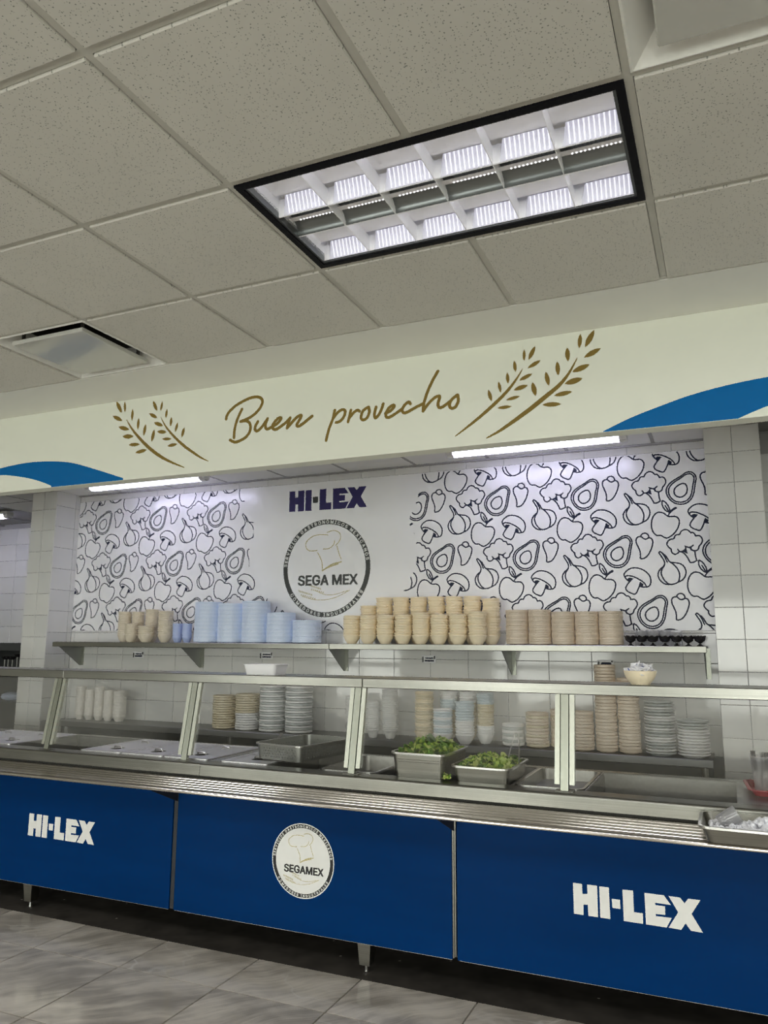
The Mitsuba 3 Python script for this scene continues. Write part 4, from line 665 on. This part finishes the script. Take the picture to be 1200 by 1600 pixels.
# red tray and the cutlery tumblers at the right end
k = thing('red_tray', 'dark red plastic tray on the counter at the right edge', 'tray')
tr = m3.CrossSection([np.array(rrect(.36, .26, .03), np.float32)]).extrude(.03, 0, 0, (1.12, 1.16)) - m3.CrossSection([np.array(rrect(.354, .254, .03), np.float32)]).extrude(.03, 0, 0, (1.12, 1.16)).translate((0, 0, .003))
rm = prism(rrect(.36 * 1.12 + .02, .26 * 1.16 + .02, .045), .004).translate((0, 0, .027)) - prism(rrect(.36 * 1.12 - .006, .26 * 1.16 - .006, .033), .02).translate((0, 0, .02))
tw = T().translate([1.61, 3.02, .9635]).rotate([0, 0, 1], 4); obj('body', man2tri(tr), 'red_plastic', k, smooth=30, tw=tw); obj('rim', man2tri(rm), 'red_plastic', k, tw=tw)
def tumbler(x, y, r0, r1, h, label, m_):
    k = thing('cutlery_tumbler', label, 'cup'); tw = T().translate([x, y, .9668])
    obj('body', lathe([(0, 0), (r0, 0), (r0 + (r1 - r0) * .5, h / 2), (r1, h), (r1 + .002, h), (r1 + .002, h - .004)], 28), m_, k, smooth=35, tw=tw); return k
tumbler(1.478, 3.0, .036, .051, .165, 'clear plastic tumbler of steel cutlery on the red tray', 'clear_plastic')
tumbler(1.60, 2.985, .036, .051, .165, 'bluish tumbler at the right edge, on the red tray', 'teal_plastic')
for n_, (x0, y0, x1, y1, z1, dark) in enumerate(((1.462, 2.99, 1.440, 2.985, 1.155, 1), (1.470, 3.01, 1.478, 3.01, 1.150, 0), (1.484, 2.985, 1.500, 2.98, 1.150, 1), (1.494, 3.005, 1.512, 3.01, 1.19, 0), (1.488, 3.015, 1.528, 3.02, 1.20, 0))):
    k = thing('table_knife', ('black-handled steel knife' if dark else 'bare steel knife') + f', {ORD[n_ + 1]} from left in the clear tumbler', 'knife')
    a, b = np.array([x0, y0, .972]), np.array([x1, y1, z1]); mid = a + (b - a) * .8; mm = a + (b - a) * .5
    def blade(p, q, w0, w1): d = np.array([1, .2, 0]); return trimesh.convex.convex_hull(np.array([p + d * w0, p - d * w0, p + [0, .003, 0] + d * w0, p + [0, .003, 0] - d * w0, q + d * w1, q - d * w1, q + [0, .004, 0] + d * w1, q + [0, .004, 0] - d * w1]))
    obj('blade', blade(a, mm, .010, .012), 'steel_bright', k); obj('handle', blade(mm, b, .009, .011), 'black_plastic' if dark else 'steel_bright', k)

# ------------------------------------------------------------------ wall shelf and wall table with the crockery
def wall_shelf(a, b, label, br):
    k = thing('wall_shelf', label, 'shelf')
    obj('board', cham(a, b, 4.05, 4.392, 1.632, 1.645, .003), 'steel_soft', k)
    obj('front_lip', cham(a, b, 4.048, 4.062, 1.603, 1.6455, .003), 'steel', k)
    for x in br:
        pl = trimesh.creation.extrude_polygon(Polygon([(4.07, 1.632), (4.392, 1.632), (4.392, 1.43), (4.375, 1.43)]), .004, engine='earcut'); v = pl.vertices
        pl.vertices = np.stack([v[:, 2] + x - .002, v[:, 0], v[:, 1]], 1)
        q = obj('bracket', pl, 'steel_table', k, label='triangular steel bracket'); obj('flange', B(x, x + .03, 4.386, 4.394, 1.43, 1.632), 'aluminium', q)
wall_shelf(-4.25, -1.421, 'left steel wall shelf carrying beige bowls and pale blue plates', (-4.235, -2.857, -1.455))
wall_shelf(-1.419, 1.24, 'right steel wall shelf carrying cream bowls and tan plates', (-.09, 1.222))
k = thing('wall_table', 'long steel wall table with crockery standing under the wall shelves', 'table')
obj('top', cham(-4.15, 1.24, 4.035, 4.392, .952, .9595, .002), 'steel_table', k); obj('front_edge', cham(-4.15, 1.24, 4.032, 4.046, .912, .9595, .003), 'steel_table', k)
obj('back_panel', B(-4.14, 1.235, 4.20, 4.212, .12, .952), 'steel_dark', k, label='dark steel panel under the top')
for x in (-4.1, -2.3, -.5, 1.19):
    for y in (4.07, 4.36): obj('leg', tube([[x, y, 0], [x, y, .952]], .02, 12), 'steel_soft', k, smooth=40)
for n_, (x0, x1, z0, z1) in enumerate(((-3.614, -3.491, 1.506, 1.561), (-2.255, -2.128, 1.515, 1.572), (-.795, -.68, 1.505, 1.561), (.518, .629, 1.500, 1.545))):
    k = thing('shelf_label', f'small printed label card on the tiles under the shelf, {ORD[n_ + 1]} from left', 'label')
    obj('card', cham(x0, x1, 4.388, 4.3955, z0, z1, .002), 'paper_white', k)
    obj('print_bar', cat(B(x0 + .03, x1 - .02, 4.3872, 4.3885, z1 - .026, z1 - .016), B(x0 + .025, x1 - .015, 4.3872, 4.3885, z0 + .010, z0 + .022)), 'ink_navy', k)
    obj('corner_mark', cat(B(x0 + .004, x0 + .016, 4.3872, 4.3885, z0 + .004, z1 - .01), B(x1 - .016, x1 - .004, 4.3872, 4.3885, z0 + .03, z1 - .004)), 'ink_charcoal', k)

# crockery shapes, shared by all copies
_ply = {}
def shared(kind, r, m_):
    key = (kind, round(r, 3), m_)
    if key not in _ply:
        r_ = round(r, 3)
        if kind == 'plate': prof = [(0, .003), (r_ * .60, .003), (r_ * .60, 0), (r_ * .66, 0), (r_ * .68, .003), (r_ * .97, .006), (r_, .0075), (r_, .0215), (r_ - .004, .0225), (r_ * .70, .0075), (0, .0065)]
        elif kind == 'flat': prof = [(0, .003), (r_ * .60, .003), (r_ * .60, 0), (r_ * .66, 0), (r_ * .68, .003), (r_ * .95, .0125), (r_, .0165), (r_, .0205), (r_ - .003, .0215), (r_ * .70, .0075), (0, .0065)]
        elif kind == 'dish': prof = [(0, .003), (r_ * .62, .003), (r_ * .62, 0), (r_ * .72, 0), (r_ * .76, .004), (r_ * .96, .007), (r_, .009), (r_, .0255), (r_ - .004, .0265), (r_ * .74, .0085), (0, .0075)]
        elif kind == 'cup': prof = [(0, .003), (r_ * .5, .003), (r_ * .55, 0), (r_ * .60, 0), (r_ * .66, .006), (r_ * .95, .036), (r_, .040), (r_, .058), (r_ - .0035, .059), (r_ * .90, .033), (r_ * .58, .009), (0, .008)]
        elif kind == 'flare': prof = [(0, .003), (r_ * .40, .003), (r_ * .44, 0), (r_ * .48, 0), (r_ * .52, .006), (r_ * .66, .028), (r_ * .78, .046), (r_ * .98, .0555), (r_, .0575), (r_ - .002, .0605), (r_ * .80, .051), (r_ * .62, .032), (r_ * .45, .008), (0, .007)]
        else: prof = [(0, .003), (r_ * .40, .003), (r_ * .44, 0), (r_ * .50, 0), (r_ * .54, .005), (r_ * .74, .024), (r_ * .89, .044), (r_ * .935, .056), (r_, .0595), (r_, .0655), (r_ - .004, .067), (r_ * .90, .052), (r_ * .71, .029), (r_ * .48, .009), (0, .008)]
        _ply[key] = mikit.ply(lathe(prof, 32), m_, smooth=32)
    return _ply[key]
H1 = {'plate': .0225, 'flat': .0215, 'dish': .0265, 'cup': .059, 'flare': .0605, 'bowl': .068}
def stack(kind, x, y, z, D, H, pitch, mats, words, where, name, cat_, group, wob=.0015, tilt=.6):
    """a pile: every dish its own thing; mats(t, n) picks (material, colour word) for the fraction t of the height"""
    n = max(1, int(round((H - H1[kind]) / pitch)) + 1)
    for i in range(n):
        m_, col = mats(i / max(1, n - 1), i)
        ro = n - i
        pos = 'topmost' if ro == 1 else ('bottom one' if i == 0 else f'{ORD[ro]} from top' if ro < len(ORD) else f'{ro} from top')
        k = newkey(name); sz = D / 2 * (1 + rnd.uniform(-.008, .008) * 0)
        tag(k, f'{col} {words}, {pos} in {where}', cat_, group)
        t = T().translate([x + rnd.uniform(-wob, wob), y + rnd.uniform(-wob, wob), z + i * pitch]).rotate([0, 0, 1], rnd.uniform(0, 360)).rotate([1, 0, 0], 0 if i == 0 else rnd.uniform(-tilt, tilt))
        scene[k] = {**shared(kind, sz, m_), 'to_world': t}
one = lambda *ms: (lambda t, i: ms[i % len(ms)] if len(ms) > 1 else ms[0])
ZS, ZT = 1.6455, .9597
bei = lambda t, i: ('beige_melamine', 'beige')
for n_, (x, y, D, H) in enumerate(((-3.596, 4.24, .117, .273), (-3.472, 4.27, .11, .272), (-3.317, 4.27, .119, .281), (-3.105, 4.2, .130, .273))):
    stack('bowl', x, y, ZS, D, H, .0185, bei, 'bowl', ('leftmost tall stack on upper shelf', 'second tall stack from shelf left end', 'third tall stack from shelf left end', 'tall beige stack beside small blue cups')[n_], 'beige_bowl', 'bowl', 'beige bowls at the left of the upper shelf')
for n_, (x, y, D, H) in enumerate(((-3.415, 4.125, .115, .155), (-3.249, 4.125, .140, .15))):
    stack('bowl', x, y, ZS, D, H, .0185, bei, 'bowl', ('narrow short front stack at shelf left', 'wider short front stack at shelf left')[n_], 'beige_bowl', 'bowl', 'beige bowls at the left of the upper shelf')
for n_, (x, D, H) in enumerate(((-2.971, .087, .165), (-2.872, .079, .155))):
    stack('cup', x, 4.2, ZS, D, H, .0255, lambda t, i: ('blue_cup_mat', 'blue'), 'cup', ('left pile of small blue cups', 'right pile of small blue cups')[n_], 'blue_cup', 'cup', 'small blue cups on the upper shelf')
blu = one(('blue_melamine', 'pale blue'), ('blue_melamine_b', 'pale blue'))
for n_, (x, H) in enumerate(((-2.655, .341), (-2.418, .322), (-2.180, .333), (-1.940, .240), (-1.699, .176))):
    stack('plate', x, 4.2, ZS, .232, H, .0158, blu, 'plate', f'{ORD[n_ + 1]} blue plate stack from left', 'blue_plate', 'plate', 'pale blue plates on the upper shelf', .002, .3)
crm = one(('cream_melamine', 'cream'), ('cream_melamine_b', 'cream'))
FX = (-1.268, -1.126, -.984, -.842, -.699, -.556, -.413, -.268)
for n_, (x, H) in enumerate(zip(FX, (.205, .214, .211, .209, .231, .215, .208, .240))):
    stack('bowl', x, 4.128, ZS, .134, H, .0182, crm, 'bowl', f'{ORD[n_ + 1]} front cream stack from left', 'cream_bowl', 'bowl', 'cream bowls in the front row of the upper shelf', .004, 2.6)
BXs = (-1.200, -1.063, -.921, -.778, -.636, -.494, -.352, -.209)
for n_, (x, H) in enumerate(zip(BXs, (.288, .35, .347, .359, .35, .346, .358, .325))):
    stack('bowl', x, 4.285, ZS, .132, H, .0205, crm, 'bowl', f'{ORD[n_ + 1]} rear cream stack from left', 'rear_cream_bowl', 'bowl', 'cream bowls in the rear row of the upper shelf', .004, 2.2)
tan = one(('tan_melamine', 'tan'), ('tan_melamine_b', 'tan'))
for n_, (x, H) in enumerate(((0.003, .242), (.165, .237), (.326, .233), (.488, .226), (.648, .224))):
    stack('plate', x, 4.2, ZS, .158, H, .0158, tan, 'plate', f'{ORD[n_ + 1]} tan plate stack from left', 'tan_plate', 'plate', 'tan plates on the upper shelf', .002, .4)
# sundae cups
def sundae():
    n, prof = 28, [(.0, 0), (.020, 0), (.021, .003), (.008, .010), (.006, .018), (.014, .022), (.029, .032), (.034, .046), (.038, .062)]
    m = lathe(prof + [(.036, .0625), (.032, .047), (.027, .034), (.010, .026), (0, .025)], n); v = m.vertices
    a = np.arctan2(v[:, 1], v[:, 0]); w = np.clip((v[:, 2] - .045) / .018, 0, 1); v[:, 2] += w * .0045 * np.cos(6 * a); s = 1 + w * .05 * np.cos(6 * a); v[:, 0] *= s; v[:, 1] *= s; m.vertices = v; return m
sb, scl = mikit.ply(sundae(), 'black_plastic', smooth=40), mikit.ply(sundae(), 'clear_plastic', smooth=40)
for n_, x in enumerate((.776, .846, .916, .990, 1.061, 1.131, 1.201)):
    k = newkey('sundae_cup'); tag(k, f'black wavy-rimmed sundae cup, {ORD[n_ + 1]} from left on the shelf end', 'cup', 'black sundae cups at the right end of the shelf')
    scene[k] = {**sb, 'to_world': T().translate([x, 4.14 + .01 * (n_ % 2), ZS]).rotate([0, 0, 1], 13 * n_)}
    if n_ in (1, 2, 3, 4):
        for q in range(2 if n_ != 4 else 1):
            k = newkey('clear_cup'); tag(k, f'clear wavy-rimmed cup stacked in the {ORD[n_ + 1]} black cup, ' + ('lower' if q == 0 else 'upper') + ' one', 'cup', 'clear sundae cups stacked in the black cups')
            scene[k] = {**scl, 'to_world': T().translate([x, 4.14 + .01 * (n_ % 2), ZS + .020 + .016 * q]).rotate([0, 0, 1], 13 * n_ + 20)}
k = thing('low_box', 'low clear plastic box with a white rim, behind the black sundae cups', 'box')
obj('body', cat(B(.80, 1.08, 4.25, 4.2515, ZS, ZS + .088), B(.80, 1.08, 4.3585, 4.36, ZS, ZS + .088), B(.80, .8015, 4.25, 4.36, ZS, ZS + .088), B(1.0785, 1.08, 4.25, 4.36, ZS, ZS + .088)), 'clear_plastic', k); obj('rim', cat(cham(.795, 1.085, 4.245, 4.255, ZS + .086, ZS + .1, .003), cham(.795, 1.085, 4.355, 4.365, ZS + .086, ZS + .1, .003), cham(.795, .805, 4.255, 4.355, ZS + .086, ZS + .1, .003), cham(1.075, 1.085, 4.255, 4.355, ZS + .086, ZS + .1, .003)), 'white_plastic', k)
# wall table, left to right
wh = lambda t, i: ('offwhite_melamine', 'white')
for n_, (x, D, H) in enumerate(((-4.031, .088, .284), (-3.921, .088, .262), (-3.813, .088, .289), (-3.703, .09, .262), (-3.578, .110, .265))):
    stack('cup', x, 4.22, ZT, D, H, .0255, wh, 'cup', f'{ORD[n_ + 1]} white pile from left on table', 'white_cup', 'cup', 'white cups at the left of the wall table', .001, .3)
gw = lambda t, i: [('white_melamine', 'white'), ('grey_melamine', 'grey'), ('grey_melamine', 'grey'), ('white_melamine', 'white'), ('grey_melamine', 'grey')][(i * 7 + int(t * 9)) % 5]
sand = lambda t, i: ('sand_melamine', 'sand')
two = lambda t, i: ('white_melamine', 'white') if t < .5 else ('sand_melamine', 'sand')
nar = {'name': 'table_plate', 'cat_': 'plate', 'group': 'plates on the wall table'}
for n_, (x, D, H, mf, kd) in enumerate(((-2.449, .190, .268, sand, 'plate'), (-2.226, .192, .284, two, 'plate'), (-1.990, .208, .352, gw, 'plate'), (-1.748, .215, .358, gw, 'plate'))):
    stack(kd, x, 4.19, ZT, D, H, .0185, mf, 'plate', ('leftmost plate stack on wall table', 'half sand half white stack', 'tall grey and white stack, left one', 'tall grey and white stack, right one')[n_], 'table_plate', 'plate', 'plates at the left of the wall table', .003, .5)
wb = lambda t, i: ('white_melamine', 'white')
sandb = lambda t, i: ('sand_melamine', 'sand') if i % 3 else ('cream_melamine_b', 'cream')
mixA = lambda t, i: ('ice_blue_melamine', 'pale blue') if .55 < t < .82 else (('sand_melamine', 'sand') if t < .55 else ('white_melamine', 'white'))
mixB = lambda t, i: ('ice_blue_melamine', 'pale blue') if i % 3 else ('white_melamine', 'white')
mixC = lambda t, i: ('sand_melamine', 'sand') if t < .8 else ('white_melamine', 'white')
mixD = lambda t, i: ('white_melamine', 'white') if t < .45 else ('ice_blue_melamine', 'pale blue')
mixE = lambda t, i: ('white_melamine', 'white') if t < .25 else ('sand_melamine', 'sand') if t < .75 else ('ice_blue_melamine', 'pale blue')
BW = ((-1.291, 4.2, .108, .292, wb, 'flare', 'white stack half behind third guard post'), (-1.100, 4.17, .114, .268, wb, 'flare', 'white flared stack right of third post'), (-.963, 4.17, .124, .352, wb, 'flare', 'tall white flared stack'), (-.692, 4.17, .137, .352, sandb, 'bowl', 'tall sand stack behind deep lettuce pan'), (-.548, 4.30, .128, .352, mixA, 'bowl', 'rear tall mixed stack, left one'), (-.527, 4.112, .140, .240, mixB, 'bowl', 'front pale blue stack'), (-.398, 4.30, .128, .352, mixC, 'bowl', 'rear tall mixed stack, right one'), (-.366, 4.115, .136, .283, mixD, 'bowl', 'front blue over white stack'), (-.240, 4.20, .124, .352, mixE, 'bowl', 'rightmost tall bowl stack'))
for x, y, D, H, mf, kd, wl in BW:
    stack(kd, x, y, ZT, D, H, .0145 if kd == 'flare' else .0185, mf, 'bowl', wl, 'table_bowl', 'bowl', 'bowls in the middle of the wall table', .0025, .4 if kd == 'flare' else 1.2)
gr = lambda t, i: ('grey_melamine', 'grey') if i % 2 else ('white_melamine', 'white')
tn = lambda t, i: ('tan_melamine', 'tan') if i % 3 else ('sand_melamine', 'tan')
tn2 = lambda t, i: ('tan_melamine', 'tan') if i % 2 else ('tan_melamine_b', 'tan')
DS = ((-.034, 4.17, .150, .150, gr, 'short grey stack left of tan stacks'), (.135, 4.17, .155, .238, tn, 'first tan dish stack on table'), (.290, 4.23, .150, .258, tn, 'tan stack behind fourth guard post'), (.442, 4.15, .149, .262, tn2, 'tan stack right of fourth post'), (.598, 4.15, .137, .550, tn2, 'tallest tan dish stack'), (.743, 4.15, .137, .480, tn2, 'tan stack behind the packet bowl'))
for x, y, D, H, mf, wl in DS:
    stack('dish', x, y, ZT, D, H, .0205, mf, 'dish', wl, 'table_dish', 'dish', 'shallow dishes on the wall table', .003, .7)
gr2 = lambda t, i: ('grey_melamine', 'grey') if (i * 5) % 7 < 4 else ('white_melamine', 'white')
stack('flat', .930, 4.16, ZT, .190, .345, .0185, gr2, 'plate', 'tall stack left of rightmost plates', 'end_plate', 'plate', 'plates at the right of the wall table', .003, .5)
stack('flat', 1.128, 4.155, ZT, .193, .222, .0185, lambda t, i: ('white_melamine', 'white') if t < .8 else ('grey_melamine', 'grey'), 'plate', 'rightmost plate stack on table', 'end_plate', 'plate', 'plates at the right of the wall table', .003, .5)
# kitchen beyond the pier
for n_, (x, z) in enumerate(((-6.85, 1.42), (-6.79, 1.42), (-6.72, 1.42), (-6.64, 1.45))):
    k = thing('ladle', f'dark ladle hanging in the pass-through, {ORD[n_ + 1]} from left', 'ladle', 'ladles hanging in the pass-through')
    obj('handle', tube([[x, 5.78, z + .03], [x, 5.78, z - .19]], .008, 8), 'steel_soft', k, smooth=40)
    b = lathe([(0, 0), (.02, .004), (.036, .02), (.04, .04), (.037, .04), (.033, .02), (.018, .007), (0, .004)], 18); b.apply_translation((x, 5.78, z - .0)); obj('bowl', b, 'black_plastic', k, smooth=40)

k = thing('cloth', 'crumpled pale blue cloth lying in the pass-through at the far left edge', 'cloth')
s = trimesh.creation.icosphere(3, 1.0); v = s.vertices; s.vertices = v * (1 + .35 * (meshkit.fbm(v * 2.2 + 5, 3)[:, None] - .5)) * [.16, .10, .055]; s.apply_translation((-6.83, 5.92, .965))
mat('cloth_mat', (0.42, 0.47, 0.58), 0.9); obj('fabric', s, 'cloth_mat', k, smooth=40)
